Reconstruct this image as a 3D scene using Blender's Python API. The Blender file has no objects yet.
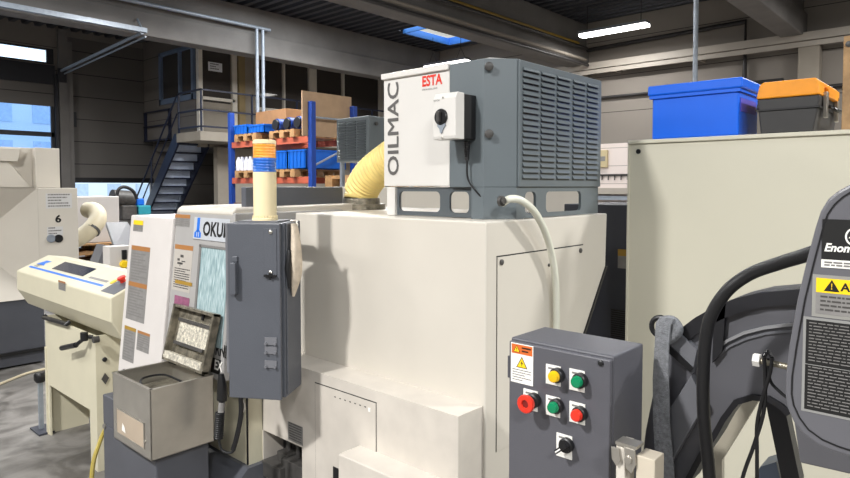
import bpy, math, random
from mathutils import Vector, Matrix
random.seed(4)
C = bpy.context.scene.collection
S = bpy.context.scene

# ------------------------------------------------------------------ camera
F = 632.0; CX, CY = 425.0, 212.5; H = 1.75
PIT = math.atan(26.5 / 632); YAW = math.radians(42.2)
fh = Vector((math.cos(YAW), math.sin(YAW), 0)); rt = Vector((math.sin(YAW), -math.cos(YAW), 0))
fw = fh * math.cos(PIT) + Vector((0, 0, -math.sin(PIT)))
up = fh * math.sin(PIT) + Vector((0, 0, math.cos(PIT)))
cam = bpy.data.objects.new('camera', bpy.data.cameras.new('camera'))
C.objects.link(cam); S.camera = cam
cam.data.sensor_width = 36; cam.data.lens = F / 850 * 36; cam.data.shift_y = (CY - 239.0) / 850; cam.data.clip_start = 0.02; cam.data.clip_end = 300
M3 = Matrix((rt, up, -fw)).transposed()
cam.matrix_world = Matrix.Translation((0, 0, H)) @ M3.to_4x4()

def A(x, y, X=None, Y=None, Z=None, D=None):
    """survey: point of the photograph on a known plane of the hall (metres)"""
    d = fw + rt * ((x - CX) / F) + up * ((CY - y) / F)
    if X is not None: t = X / d.x
    elif Y is not None: t = Y / d.y
    elif Z is not None: t = (Z - H) / d.z
    else: t = D
    return Vector((0, 0, H)) + d * t
def AP(x, y, o, n):
    d = fw + rt * ((x - CX) / F) + up * ((CY - y) / F)
    c = Vector((0, 0, H)); n = Vector(n)
    return c + d * ((Vector(o) - c).dot(n) / d.dot(n))

# --------------------------------------------------------------- materials
def lin(c):
    f = lambda v: v / 12.92 if v <= .04045 else ((v + .055) / 1.055) ** 2.4
    return tuple(f(v / 255.0) for v in c) + (1,)
MATS = {}
def mat(name, rgb, rough=.5, metal=0, var=.06, scale=6, bump=0, bscale=60, emit=0, coat=0, spec=.5):
    m = bpy.data.materials.new(name); m.use_nodes = True; nt = m.node_tree
    b = nt.nodes['Principled BSDF']
    b.inputs['Roughness'].default_value = rough; b.inputs['Metallic'].default_value = metal
    b.inputs['Specular IOR Level'].default_value = spec
    b.inputs['Coat Weight'].default_value = coat
    col = lin(rgb)
    if var:
        tc = nt.nodes.new('ShaderNodeTexCoord'); nz = nt.nodes.new('ShaderNodeTexNoise')
        nz.inputs['Scale'].default_value = scale; nz.inputs['Detail'].default_value = 6
        nt.links.new(tc.outputs['Object'], nz.inputs['Vector'])
        r = nt.nodes.new('ShaderNodeValToRGB')
        r.color_ramp.elements[0].position = .3; r.color_ramp.elements[1].position = .7
        r.color_ramp.elements[0].color = tuple(v * (1 - var) for v in col[:3]) + (1,)
        r.color_ramp.elements[1].color = tuple(min(1, v * (1 + var)) for v in col[:3]) + (1,)
        nt.links.new(nz.outputs['Fac'], r.inputs['Fac']); nt.links.new(r.outputs['Color'], b.inputs['Base Color'])
        if bump:
            n2 = nt.nodes.new('ShaderNodeTexNoise'); n2.inputs['Scale'].default_value = bscale; n2.inputs['Detail'].default_value = 4
            nt.links.new(tc.outputs['Object'], n2.inputs['Vector'])
            bp = nt.nodes.new('ShaderNodeBump'); bp.inputs['Strength'].default_value = bump; bp.inputs['Distance'].default_value = .01
            nt.links.new(n2.outputs['Fac'], bp.inputs['Height']); nt.links.new(bp.outputs['Normal'], b.inputs['Normal'])
    else:
        b.inputs['Base Color'].default_value = col
    if emit:
        b.inputs['Emission Color'].default_value = col; b.inputs['Emission Strength'].default_value = emit
    MATS[name] = m
    return m
def seams(m, step, width, dark, axis='Z', off=0):
    """dark joints between sheet panels, every «step» metres along one axis"""
    nt = m.node_tree; b = nt.nodes['Principled BSDF']
    tc = nt.nodes.new('ShaderNodeNewGeometry'); sp = nt.nodes.new('ShaderNodeSeparateXYZ')
    nt.links.new(tc.outputs['Position'], sp.inputs[0])
    def mm(op, a, v=None):
        n = nt.nodes.new('ShaderNodeMath'); n.operation = op
        nt.links.new(a, n.inputs[0])
        if v is not None: n.inputs[1].default_value = v
        return n.outputs[0]
    o = mm('LESS_THAN', mm('MODULO', mm('ADD', sp.outputs[axis], 50 * step + off), step), width)
    mx = nt.nodes.new('ShaderNodeMix'); mx.data_type = 'RGBA'
    old = b.inputs['Base Color'].links[0].from_socket
    nt.links.new(o, mx.inputs[0]); nt.links.new(old, mx.inputs[6]); mx.inputs[7].default_value = lin(dark)
    nt.links.new(mx.outputs[2], b.inputs['Base Color'])
    return m

ivory = mat('ivory machine paint', (206, 200, 189), .42, var=.03, scale=3)
ivory_dirty = mat('worn ivory paint', (204, 197, 187), .45, var=.07, scale=9)
cream = mat('cream paint', (208, 202, 178), .42, var=.03)
panel_m = mat('greenish ivory panel', (208, 204, 186), .38, var=.02, scale=2)
offwhite = mat('off white paint', (210, 205, 201), .4, var=.03)
palegrey = mat('pale grey door paint', (164, 162, 160), .42, var=.03)
extr_white = mat('extractor white', (214, 211, 206), .38, var=.02)
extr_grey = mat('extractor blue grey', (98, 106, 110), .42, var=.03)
extr_dark = mat('extractor dark grey', (80, 86, 90), .45, var=.03)  # darker grey for one base rail and the small louvres
cabgrey = mat('hammered dark grey', (84, 87, 94), .42, var=.04, bump=.15, bscale=300)
midgrey = mat('machine mid grey', (112, 113, 118), .4, var=.04)
boxgrey = mat('box grey enamel', (86, 86, 92), .35, var=.05, bump=.1, bscale=400)
basegrey = mat('base blue grey', (78, 80, 87), .45, var=.06)
darkcab = mat('dark navy cabinet', (52, 55, 66), .45, var=.05)
convgrey = mat('conveyor grey', (96, 96, 101), .38, var=.05)
convdark = mat('conveyor dark edge', (30, 30, 34), .45, var=.1)
black = mat('black plastic', (22, 22, 24), .4, var=.1)
rubber = mat('black rubber', (22, 22, 24), .42, var=.1, bump=.15, bscale=400)
steel = mat('brushed steel', (186, 182, 174), .33, metal=.85, var=.06, scale=14)
galv = mat('galvanised steel', (150, 158, 168), .5, metal=.4, var=.1, scale=20)
oily = mat('oily chipped steel', (132, 126, 112), .3, metal=.5, var=.55, scale=26, bump=.4, bscale=90)
chips = mat('swarf and coolant', (212, 206, 190), .35, metal=.3, var=.5, scale=60, bump=.6, bscale=120)
white = mat('white print', (240, 238, 232), .5, var=0)
paper = mat('paper white', (238, 240, 244), .6, var=0)
inkgrey = mat('grey print', (120, 118, 116), .5, var=0)
labelgrey = mat('aged label grey', (132, 130, 128), .45, var=.12, scale=30)
ink = mat('black print', (20, 20, 20), .5, var=0)
red = mat('red signal', (220, 52, 34), .35, var=0)
orange_p = mat('orange print', (208, 104, 44), .45, var=0)
tan_p = mat('tan label band', (164, 112, 62), .5, var=.05)
ochre = mat('ochre label band', (160, 126, 46), .5, var=.05)
yellow = mat('yellow signal', (246, 206, 30), .4, var=0)
yellow_b = mat('yellow lens', (226, 180, 20), .25, var=0)
green_b = mat('green lens', (10, 128, 84), .25, var=0)
blue_p = mat('blue print', (30, 112, 214), .45, var=0)
magenta = mat('mauve label', (140, 84, 112), .5, var=.2, scale=40)
pinkish = mat('translucent tape', (176, 160, 140), .3, var=.1)
screen = mat('dark screen', (38, 46, 66), .12, var=.1)
towercream = mat('tower cream', (240, 224, 182), .35, var=.02)
amber = mat('amber lens', (236, 152, 20), .15, var=.08, scale=40, coat=.6)
bluelens = mat('blue lens', (22, 96, 190), .15, var=.08, scale=40, coat=.6)
hose_y = mat('yellow duct plastic', (240, 216, 138), .45, var=.05, scale=20)
hose_w = mat('milky hose', (222, 222, 207), .3, var=.06, coat=.4)
hose_o = mat('ivory duct', (228, 216, 186), .45, var=.08)
rag_m = mat('soiled leather', (206, 192, 172), .8, var=.2, scale=22, bump=.5, bscale=50)
strap_m = mat('woven grey strap', (128, 130, 134), .85, var=.25, scale=120, bump=.7, bscale=400)
bluebox = mat('blue polypropylene', (0, 98, 226), .38, var=.05, scale=3)
bluebin = mat('blue bin plastic', (10, 96, 196), .4, var=.08)
orangelid = mat('orange lid plastic', (236, 150, 26), .42, var=.12, scale=10)
toolblack = mat('charcoal plastic', (46, 45, 45), .5, var=.1)
wood = mat('pallet wood', (168, 130, 88), .75, var=.25, scale=12, bump=.3, bscale=80)
ply = mat('pale plywood', (170, 142, 112), .7, var=.1, scale=5)
card = mat('brown cardboard', (164, 122, 82), .8, var=.1)
plank = mat('weathered plank', (162, 130, 92), .75, var=.25, scale=18, bump=.4, bscale=60)
rackblue = mat('rack blue', (20, 62, 146), .45, var=.06)
rackorange = mat('rack orange', (186, 92, 66), .5, var=.1)
stairblue = mat('dark blue steel', (24, 31, 54), .45, var=.08)
teal = mat('teal machine paint', (40, 140, 156), .45, var=.1)
motor = mat('greasy motor grey', (70, 68, 66), .45, var=.3, scale=18)
wrap = mat('shrink wrapped white', (206, 208, 220), .3, var=.2, scale=40)
concrete = mat('concrete', (112, 109, 106), .85, var=.14, scale=1.6, bump=.3, bscale=30)
concrete_l = mat('light concrete', (150, 142, 130), .85, var=.1, scale=2, bump=.2, bscale=30)
wallpan = seams(mat('grey beige cladding', (118, 112, 106), .7, var=.04, scale=.8), .6, .014, (44, 41, 38))
wallpan_r = seams(mat('beige cladding', (134, 127, 119), .7, var=.04, scale=.8), .9, .016, (52, 48, 44))
wallwhite = seams(mat('white washed cladding with painted light', (226, 214, 208), .7, var=.03, scale=.8), .45, .014, (150, 140, 134))
doorpan = seams(mat('sectional door sheet', (96, 92, 88), .6, var=.04, scale=.8), .61, .02, (28, 27, 27), off=.1)
deck_m = mat('dark trapezoidal sheet', (62, 64, 70), .55, metal=.3, var=.06)
frame_m = mat('white window frame', (226, 220, 208), .5, var=.05)
frame_b = mat('bluish window frame', (110, 126, 150), .5, var=.05)
darkframe = mat('dark door frame', (36, 37, 42), .5, var=.05)
pipe_d = mat('dark pipe', (44, 42, 42), .5, var=.1)
pipe_y = mat('yellow gas pipe', (166, 134, 52), .5, var=.1)
tray_m = mat('light cable trunking', (172, 164, 153), .5, var=.04)
lamp_e = mat('lamp diffuser', (255, 252, 246), .4, var=0, emit=9)
skypane = mat('skylight dome', (226, 226, 214), .4, var=0, emit=.7)
curb = mat('blue skylight curb', (84, 150, 236), .5, var=.04, emit=0)
asphalt = mat('outdoor asphalt', (150, 156, 166), .9, var=.1, scale=.6)
house_m = mat('pale facade', (228, 234, 241), .8, var=.05, scale=.3)
house_d = mat('facade window', (190, 206, 226), .3, var=.1)
def glassmat(name, tint, refl=.12):
    m = bpy.data.materials.new(name); m.use_nodes = True; nt = m.node_tree
    for n in list(nt.nodes):
        if n.type != 'OUTPUT_MATERIAL': nt.nodes.remove(n)
    out = [n for n in nt.nodes][0]
    t = nt.nodes.new('ShaderNodeBsdfTransparent'); t.inputs[0].default_value = lin(tint)
    g = nt.nodes.new('ShaderNodeBsdfGlossy'); g.inputs['Roughness'].default_value = .05
    mx = nt.nodes.new('ShaderNodeMixShader'); mx.inputs[0].default_value = refl
    nt.links.new(t.outputs[0], mx.inputs[1]); nt.links.new(g.outputs[0], mx.inputs[2]); nt.links.new(mx.outputs[0], out.inputs[0])
    return m
glass_clear = glassmat('clear pane', (246, 250, 255), .05)
glass_blue = glassmat('bluish acrylic pane', (214, 232, 252), .05)
glass_dark = mat('dark office glass', (74, 70, 67), .04, var=0, spec=.7)
def streaked():
    m = mat('wet machine window', (142, 172, 176), .18, var=.05)
    nt = m.node_tree; b = nt.nodes['Principled BSDF']
    tc = nt.nodes.new('ShaderNodeTexCoord'); mp = nt.nodes.new('ShaderNodeMapping'); mp.inputs['Scale'].default_value = (150, 150, 9)
    nz = nt.nodes.new('ShaderNodeTexNoise'); nz.inputs['Scale'].default_value = 1; nz.inputs['Detail'].default_value = 5
    nt.links.new(tc.outputs['Object'], mp.inputs[0]); nt.links.new(mp.outputs[0], nz.inputs['Vector'])
    r = nt.nodes.new('ShaderNodeValToRGB')
    r.color_ramp.elements[0].position = .35; r.color_ramp.elements[1].position = .72
    r.color_ramp.elements[0].color = lin((128, 154, 158)); r.color_ramp.elements[1].color = lin((196, 214, 217))
    nt.links.new(nz.outputs['Fac'], r.inputs[0]); nt.links.new(r.outputs[0], b.inputs['Base Color'])
    return m
wetglass = streaked()
def floormat():
    m = mat('worn concrete floor', (132, 129, 125), .5, var=.22, scale=.9, bump=.12, bscale=25)
    nt = m.node_tree; b = nt.nodes['Principled BSDF']
    old = b.inputs['Base Color'].links[0].from_socket
    tc = nt.nodes.new('ShaderNodeTexCoord'); nz = nt.nodes.new('ShaderNodeTexNoise')
    nz.inputs['Scale'].default_value = 3.2; nz.inputs['Detail'].default_value = 8; nz.inputs['Distortion'].default_value = 1.2
    nt.links.new(tc.outputs['Object'], nz.inputs['Vector'])
    r = nt.nodes.new('ShaderNodeValToRGB'); r.color_ramp.elements[0].position = .38; r.color_ramp.elements[1].position = .62
    r.color_ramp.elements[0].color = (.35, .34, .33, 1); r.color_ramp.elements[1].color = (1.1, 1.1, 1.1, 1)
    mx = nt.nodes.new('ShaderNodeMix'); mx.data_type = 'RGBA'; mx.blend_type = 'MULTIPLY'; mx.inputs[0].default_value = .8
    nt.links.new(nz.outputs[0], r.inputs[0]); nt.links.new(old, mx.inputs[6]); nt.links.new(r.outputs[0], mx.inputs[7])
    nt.links.new(mx.outputs[2], b.inputs['Base Color'])
    rr = nt.nodes.new('ShaderNodeMapRange'); rr.inputs[3].default_value = .25; rr.inputs[4].default_value = .7
    nt.links.new(nz.outputs[0], rr.inputs[0]); nt.links.new(rr.outputs[0], b.inputs['Roughness'])
    return m
floor_m = floormat()

# ----------------------------------------------------------------- helpers
class Fr:
    """a working plane: origin, right, up, out of the face"""
    def __init__(s, o, u, v, n): s.o, s.u, s.v, s.n = Vector(o), Vector(u).normalized(), Vector(v).normalized(), Vector(n).normalized()
    def p(s, u, v, n=0): return s.o + s.u * u + s.v * v + s.n * n
    def uv(s, P): d = Vector(P) - s.o; return d.dot(s.u), d.dot(s.v)
    def px(s, x, y): return s.uv(AP(x, y, s.o, s.n))
def FX(X): return Fr((X, 0, 0), (0, -1, 0), (0, 0, 1), (-1, 0, 0))       # faces -X
def FY(Y): return Fr((0, Y, 0), (1, 0, 0), (0, 0, 1), (0, -1, 0))        # faces -Y
ZUP = Fr((0, 0, 0), (1, 0, 0), (0, 1, 0), (0, 0, 1))
BASE = {}
class MB:
    def __init__(s): s.v, s.f, s.m = [], [], []
    def face(s, pts, m=0):
        i = len(s.v); s.v += [Vector(p) for p in pts]; s.f.append(tuple(range(i, i + len(pts)))); s.m.append(m); return s
    def box(s, x0, x1, y0, y1, z0, z1, m=0): return s.ob(ZUP, x0, x1, y0, y1, z0, z1, m)
    def ob(s, fr, u0, u1, v0, v1, n0, n1, m=0):
        u0, u1 = min(u0, u1), max(u0, u1); v0, v1 = min(v0, v1), max(v0, v1); n0, n1 = min(n0, n1), max(n0, n1)
        return s.prism(fr, [(u0, v0), (u1, v0), (u1, v1), (u0, v1)], n0, n1, m)
    def prism(s, fr, pts, n0, n1, m=0):
        a = sum(pts[i][0] * pts[(i + 1) % len(pts)][1] - pts[(i + 1) % len(pts)][0] * pts[i][1] for i in range(len(pts)))
        if a < 0: pts = pts[::-1]
        if fr.u.cross(fr.v).dot(fr.n) < 0: pts = pts[::-1]
        k = len(pts); i = len(s.v)
        s.v += [fr.p(u, v, n0) for u, v in pts] + [fr.p(u, v, n1) for u, v in pts]
        s.f.append(tuple(range(i + k - 1, i - 1, -1))); s.f.append(tuple(range(i + k, i + 2 * k)))
        for q in range(k): s.f.append((i + q, i + (q + 1) % k, i + k + (q + 1) % k, i + k + q))
        s.m += [m] * (k + 2); return s
    def tube(s, path, r, seg=10, m=0, closed=False):
        path = [Vector(p) for p in path]; n = len(path); i0 = len(s.v)
        rr = r if isinstance(r, (list, tuple)) else [r] * n
        t0 = (path[1] - path[0]).normalized()
        ref = Vector((0, 0, 1)) if abs(t0.z) < .9 else Vector((1, 0, 0))
        a = t0.cross(ref).normalized()
        for k in range(n):
            t = (path[min(k + 1, n - 1)] - path[max(k - 1, 0)])
            t = t.normalized() if t.length > 1e-9 else t0
            a = (a - t * a.dot(t)).normalized(); b = t.cross(a)
            for q in range(seg):
                w = 2 * math.pi * q / seg
                s.v.append(path[k] + (a * math.cos(w) + b * math.sin(w)) * rr[k])
        for k in range(n - 1):
            for q in range(seg):
                s.f.append((i0 + k * seg + q, i0 + k * seg + (q + 1) % seg, i0 + (k + 1) * seg + (q + 1) % seg, i0 + (k + 1) * seg + q)); s.m.append(m)
        s.f.append(tuple(i0 + q for q in range(seg - 1, -1, -1))); s.f.append(tuple(i0 + (n - 1) * seg + q for q in range(seg))); s.m += [m, m]
        return s
    def cyl(s, p0, p1, r0, r1=None, seg=20, m=0): return s.tube([p0, p1], [r0, r0 if r1 is None else r1], seg, m)
    def rev(s, p, axis, prof, seg=24, m=0):
        """lathe: prof = [(distance along axis, radius)]"""
        ax = Vector(axis).normalized(); p = Vector(p)
        ref = Vector((0, 0, 1)) if abs(ax.z) < .9 else Vector((1, 0, 0))
        a = ax.cross(ref).normalized(); b = ax.cross(a); i0 = len(s.v); n = len(prof)
        for d, r in prof:
            for q in range(seg):
                w = 2 * math.pi * q / seg; s.v.append(p + ax * d + (a * math.cos(w) + b * math.sin(w)) * max(r, 1e-4))
        for k in range(n - 1):
            for q in range(seg):
                s.f.append((i0 + k * seg + q, i0 + k * seg + (q + 1) % seg, i0 + (k + 1) * seg + (q + 1) % seg, i0 + (k + 1) * seg + q)); s.m.append(m)
        s.f.append(tuple(i0 + q for q in range(seg - 1, -1, -1))); s.f.append(tuple(i0 + (n - 1) * seg + q for q in range(seg))); s.m += [m, m]
        return s
    def text(s, fr, u, v, body, size, n=.001, m=0, bold=0.0, wide=1.0, shear=0.0, rot=0, align='LEFT'):
        cu = bpy.data.curves.new('t', 'FONT'); cu.body = body; cu.size = size; cu.offset = bold * size; cu.shear = shear
        cu.align_x = align; cu.resolution_u = 3
        o = bpy.data.objects.new('t', cu); C.objects.link(o)
        bpy.context.view_layer.update()
        me = bpy.data.meshes.new_from_object(o.evaluated_get(bpy.context.evaluated_depsgraph_get()))
        i = len(s.v); c, sn = math.cos(rot), math.sin(rot)
        for q in me.vertices:
            x, y = q.co.x * wide, q.co.y
            s.v.append(fr.p(u + x * c - y * sn, v + x * sn + y * c, n))
        flip = fr.u.cross(fr.v).dot(fr.n) < 0
        for p in me.polygons:
            t = tuple(i + k for k in p.vertices); s.f.append(t[::-1] if flip else t); s.m.append(m)
        bpy.data.objects.remove(o); bpy.data.curves.remove(cu); bpy.data.meshes.remove(me)
        return s
    def build(s, name, mats, parent=None, bevel=0, smooth=False, label=None, origin=None):
        if not isinstance(mats, (list, tuple)): mats = [mats]
        if parent is not None: o = BASE[parent.name]
        elif origin is not None: o = Vector(origin)
        else:
            lo = [min(v[k] for v in s.v) for k in range(3)]; hi = [max(v[k] for v in s.v) for k in range(3)]
            o = Vector(((lo[0] + hi[0]) / 2, (lo[1] + hi[1]) / 2, lo[2]))
        me = bpy.data.meshes.new(name); me.from_pydata([v - o for v in s.v], [], s.f)
        for q in mats: me.materials.append(q)
        me.polygons.foreach_set('material_index', s.m)
        if smooth:
            me.polygons.foreach_set('use_smooth', [True] * len(me.polygons))
        me.update()
        ob = bpy.data.objects.new(name, me); C.objects.link(ob)
        BASE[ob.name] = o
        if parent is not None: ob.parent = parent
        else: ob.location = o
        if bevel:
            bv = ob.modifiers.new('bevel', 'BEVEL'); bv.width = bevel; bv.segments = 2; bv.limit_method = 'ANGLE'; bv.angle_limit = math.radians(40)
        if smooth:
            try:
                me.set_sharp_from_angle(angle=math.radians(40))
            except Exception: pass
        if label: ob['label'] = label
        return ob
def tag(o, label, cat, group=None, kind=None):
    o['label'] = label; o['category'] = cat
    if group: o['group'] = group
    if kind: o['kind'] = kind
    return o
def struct(o, label=None, cat=None):
    o['kind'] = 'structure'
    if label: o['label'] = label
    if cat: o['category'] = cat
    return o
def thing(name, base, label, cat, group=None):
    o = bpy.data.objects.new(name, None); C.objects.link(o); o.empty_display_size = .1
    o.location = base; BASE[o.name] = Vector(base)
    return tag(o, label, cat, group)
def dup(root, loc, label=None, rz=None):
    def cp(o, par):
        c = o.copy(); C.objects.link(c); c.parent = par
        for ch in o.children: cp(ch, c)
        return c
    r = cp(root, None); r.location = loc; BASE[r.name] = Vector(loc)
    if rz is not None: r.rotation_euler = (0, 0, rz)
    if label: r['label'] = label
    return r
def spline(pts, n=8):
    pts = [Vector(p) for p in pts]; out = []
    P = [pts[0] * 2 - pts[1]] + pts + [pts[-1] * 2 - pts[-2]]
    for i in range(1, len(P) - 2):
        for k in range(n):
            t = k / n; a, b, c, d = P[i - 1], P[i], P[i + 1], P[i + 2]
            out.append(.5 * ((2 * b) + (c - a) * t + (2 * a - 5 * b + 4 * c - d) * t * t + (3 * b - a - 3 * c + d) * t ** 3))
    out.append(pts[-1]); return out
def arc(cx, cy, r, a0, a1, n):
    return [(cx + r * math.cos(math.radians(a0 + (a1 - a0) * k / n)), cy + r * math.sin(math.radians(a0 + (a1 - a0) * k / n))) for k in range(n + 1)]
def lines(mb, fr, u0, u1, v0, v1, rows, m, n0=.0006, n1=.001, seed=1, fill=.45, gap=True):
    """illegible rows of small print"""
    rd = random.Random(seed); h = (v1 - v0) / rows
    for k in range(rows):
        a = u0; e = u1 if rd.random() < .6 else u0 + (u1 - u0) * rd.uniform(.5, .95)
        while a < e - 1e-4:
            w = min(e - a, (u1 - u0) * rd.uniform(.03, .13)) if gap else e - a
            mb.ob(fr, a, a + w, v1 - k * h - h * fill - h * .2, v1 - k * h - h * .2, n0, n1, m)
            a += w + (u1 - u0) * .018
def rect(fr, x0, y0, x1, y1):
    """u/v bounds of a photographed rectangle on a face (left edge, right edge, centre height kept)"""
    a, b = fr.px(x0, y0), fr.px(x1, y1)
    return a[0], b[0], b[1], a[1]
def label_plate(fr, u0, u1, v0, v1, parent, band=None, rows=8, seed=1, base=None, inkm=None, name='warning_label', bandh=.14, second=False, lab=None, n=.0005, art=0):
    mb = MB(); mb.ob(fr, u0, u1, v0, v1, n, n + .0006, 0)
    mats = [base or white, inkm or inkgrey, band or white]
    h = v1 - v0; w = u1 - u0; top = v1
    if band:
        mb.ob(fr, u0, u1, v1 - h * bandh, v1, n + .0007, n + .0011, 2); top = v1 - h * (bandh + .03)
    bot = v0 + h * .05
    if art:
        mid = top - (top - bot) * art
        rd = random.Random(seed)
        for k in range(5):
            a = u0 + w * rd.uniform(.1, .5); b = bot + (mid - bot) * 0; y = mid + (top - mid) * rd.uniform(.05, .7)
            mb.ob(fr, a, a + w * rd.uniform(.03, .3), y, y + (top - mid) * rd.uniform(.04, .2), n + .0007, n + .001, 1)
        top = mid
    if second:
        mid = (top + bot) / 2
        mb.ob(fr, u0, u1, mid - h * .03, mid + h * .03, n + .0007, n + .0011, 2)
        lines(mb, fr, u0 + w * .08, u1 - w * .08, mid + h * .05, top, rows // 2, 1, n + .0007, n + .001, seed)
        lines(mb, fr, u0 + w * .08, u1 - w * .08, bot, mid - h * .05, rows // 2, 1, n + .0007, n + .001, seed + 1)
    else:
        lines(mb, fr, u0 + w * .08, u1 - w * .08, bot, top, rows, 1, n + .0007, n + .001, seed)
    return mb.build(name, mats, parent, label=lab)
def screw(p, axis, r, parent, m=steel, name='screw'):
    return MB().rev(p, axis, [(0, r), (r * .5, r), (r * .8, r * .55), (r * .8, 0)], 14).build(name, m, parent, smooth=True)

# ============================================================== THE BUILDING
WA, WB, CEIL = 18.6, 15.0, 5.9
struct(MB().box(-9, WB, -8, WA, -.2, 0).build('floor', floor_m))
struct(MB().box(-9, WB + .3, -8.3, -8, -.2, 6.2).build('wall_near', wallpan))
struct(MB().box(-9.3, -9, -8.3, WA + .3, -.2, 6.2).build('wall_back', wallpan))
# right wall: cladding above, whitewashed dado below, its white also painting in light
struct(MB().box(WB, WB + .3, -8, WA, 2.82, 6.3).build('wall_right', wallpan_r))
struct(MB().box(WB, WB + .3, -8, WA, -.2, 2.82).build('wall_right_lower', wallwhite))
# left wall with two door openings and a strip window
D1 = (1.6, 5.9); D2 = (6.22, 8.52); TR = (1.6, 5.76)
mb = MB()
mb.box(-9, D1[0], WA, WA + .3, -.2, 6.3); mb.box(D1[1], D2[0], WA, WA + .3, -.2, 6.3); mb.box(D2[1], WB, WA, WA + .3, -.2, 6.3)
mb.box(D1[0], D1[1], WA, WA + .3, 4.9, 4.96); mb.box(D1[0], D1[1], WA, WA + .3, 5.36, 6.3); mb.box(D2[0], D2[1], WA, WA + .3, 5.75, 6.3)
struct(mb.build('wall_left', wallpan))
struct(MB().box(5.98, 6.2, WA - .12, WA - .002, 0, CEIL).build('trim_1', concrete))
# strip window over the first door
w = MB()
for a, b, c, d in [(TR[0], TR[1], 4.96, 5.0), (TR[0], TR[1], 5.32, 5.36), (TR[0], TR[0] + .06, 4.96, 5.36), (TR[1] - .02, D1[1], 4.96, 5.36), (3.6, 3.66, 4.96, 5.36)]:
    w.box(a, b, WA + .02, WA + .1, c, d)
wf = struct(w.build('window_1', darkframe))
MB().box(TR[0], TR[1], WA + .05, WA + .06, 5.0, 5.32).build('pane', glass_clear, wf)
# first sectional door: header, sheets, two glazed rows
d = MB(); d.box(D1[0], D1[1], WA - .06, WA + .04, 4.42, 4.92, 1); d.box(D1[0], D1[1], WA, WA + .05, 3.85, 4.42)
d.box(D1[0], D1[1], WA, WA + .05, 0, 2.2); d.box(D1[1] - .1, D1[1], WA, WA + .06, 2.2, 3.85, 1); d.box(D1[0], D1[1], WA, WA + .06, 3.05, 3.17, 1)
d.box(D1[0], D1[1], WA, WA + .06, 2.2, 2.3, 1); d.box(3.7, 3.8, WA, WA + .06, 2.3, 3.85, 1)
do1 = struct(d.build('door_1', [doorpan, darkframe]))
MB().box(D1[0], D1[1] - .1, WA + .02, WA + .03, 2.3, 3.85).build('pane', glass_blue, do1)
MB().box(D1[1] - .02, D1[1] + .06, WA - .1, WA, 0, 4.7).build('guide_rail', darkframe, do1)
# second sectional door, raised waist high
d = MB(); d.box(D2[0], D2[1], WA + .02, WA + .07, 1.98, 5.75)
do2 = struct(d.build('door_2', doorpan))
MB().box(D2[0], D2[1], WA + .01, WA + .09, 1.84, 1.98).build('bottom_seal', black, do2)
MB().box(D2[0] - .02, D2[0] + .1, WA - .1, WA, 0, 5.6).build('guide_rail', concrete, do2)
MB().box(D2[0] + .12, D2[0] + .2, WA - .02, WA + .01, 3.35, 3.75).build('handle', darkframe, do2)
# horizontal door tracks of the first door, hung in front of the beam
tr = thing('door_track', (5.6, 15.6, 4.7), 'galvanised ceiling track of the left sectional door with slanting rail', 'door track')
n0, n1 = A(142, 32.5, Y=12.68), A(61, 69.5, Y=WA - .12); n1.z = n0.z
MB().tube([n0, n1], .035, 8).build('side_rail', galv, tr)
MB().tube([n0 + Vector((.07, 0, -.07)), n1 + Vector((.07, 0, -.07))], .02, 8).build('lower_rail', galv, tr)
MB().box(1.0, n0.x + .08, 12.62, 12.7, n0.z - .0, n0.z + .09).build('cross_rail', galv, tr)
MB().tube([(n0.x, 12.66, n0.z + .06), (n0.x, 12.88, n0.z + .3)], .02, 8).build('hanger', galv, tr)
MB().box(n1.x - .08, n1.x + .12, WA - .16, WA - .1, n0.z - .3, n0.z + .06).build('end_bracket', darkframe, tr)
# beams
def beam(n, y, off):
    m = MB(); m.box(-9, WB, y, y + .42, 4.8, 5.28); m.box(-9, WB, y + .07, y + .35, 5.28, CEIL)
    return struct(m.build('trim_%d' % n, concrete, bevel=.02))
beam(2, 12.9, 0); beam(3, 7.9, 0); beam(4, 3.0, 0); beam(5, -2.0, 0)
for i, y in enumerate((12.95, 7.9, 2.72, -2.0)):
    struct(MB().box(WB - .3, WB - .002, y, y + .38, 0, 4.8).build('trim_%d' % (6 + i), concrete_l, bevel=.02))
# trapezoidal roof deck with a skylight opening
mb = MB(); HX = (12.45, 14.3); HY = (10.9, 12.0); pitch = .29; x = -9
while x < WB:
    segs = [(-8, WA)] if not (x + pitch > HX[0] and x < HX[1]) else [(-8, HY[0]), (HY[1], WA)]
    pr = [(0, .0), (.09, .0), (.12, .08), (.23, .08), (.26, 0), (.29, 0)]
    for a, b in segs:
        for k in range(5):
            (p0, h0), (p1, h1) = pr[k], pr[k + 1]
            mb.face([(x + p0, a, CEIL + h0), (x + p0, b, CEIL + h0), (x + p1, b, CEIL + h1), (x + p1, a, CEIL + h1)])
    x += pitch
struct(mb.build('ceiling', deck_m))
m = MB(); m.box(HX[0] - .05, HX[0], HY[0], HY[1], CEIL - .03, 6.3); m.box(HX[1], HX[1] + .05, HY[0], HY[1], CEIL - .03, 6.3)
m.box(HX[0] - .05, HX[1] + .05, HY[0] - .05, HY[0], CEIL - .03, 6.3); m.box(HX[0] - .05, HX[1] + .05, HY[1], HY[1] + .05, CEIL - .03, 6.3)
sk = struct(m.build('window_2', curb)); MB().box(HX[0] + .05, HX[1] - .25, HY[0] + .05, HY[1] - .15, CEIL + .1, CEIL + .12).build('pane', skypane, sk)
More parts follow.
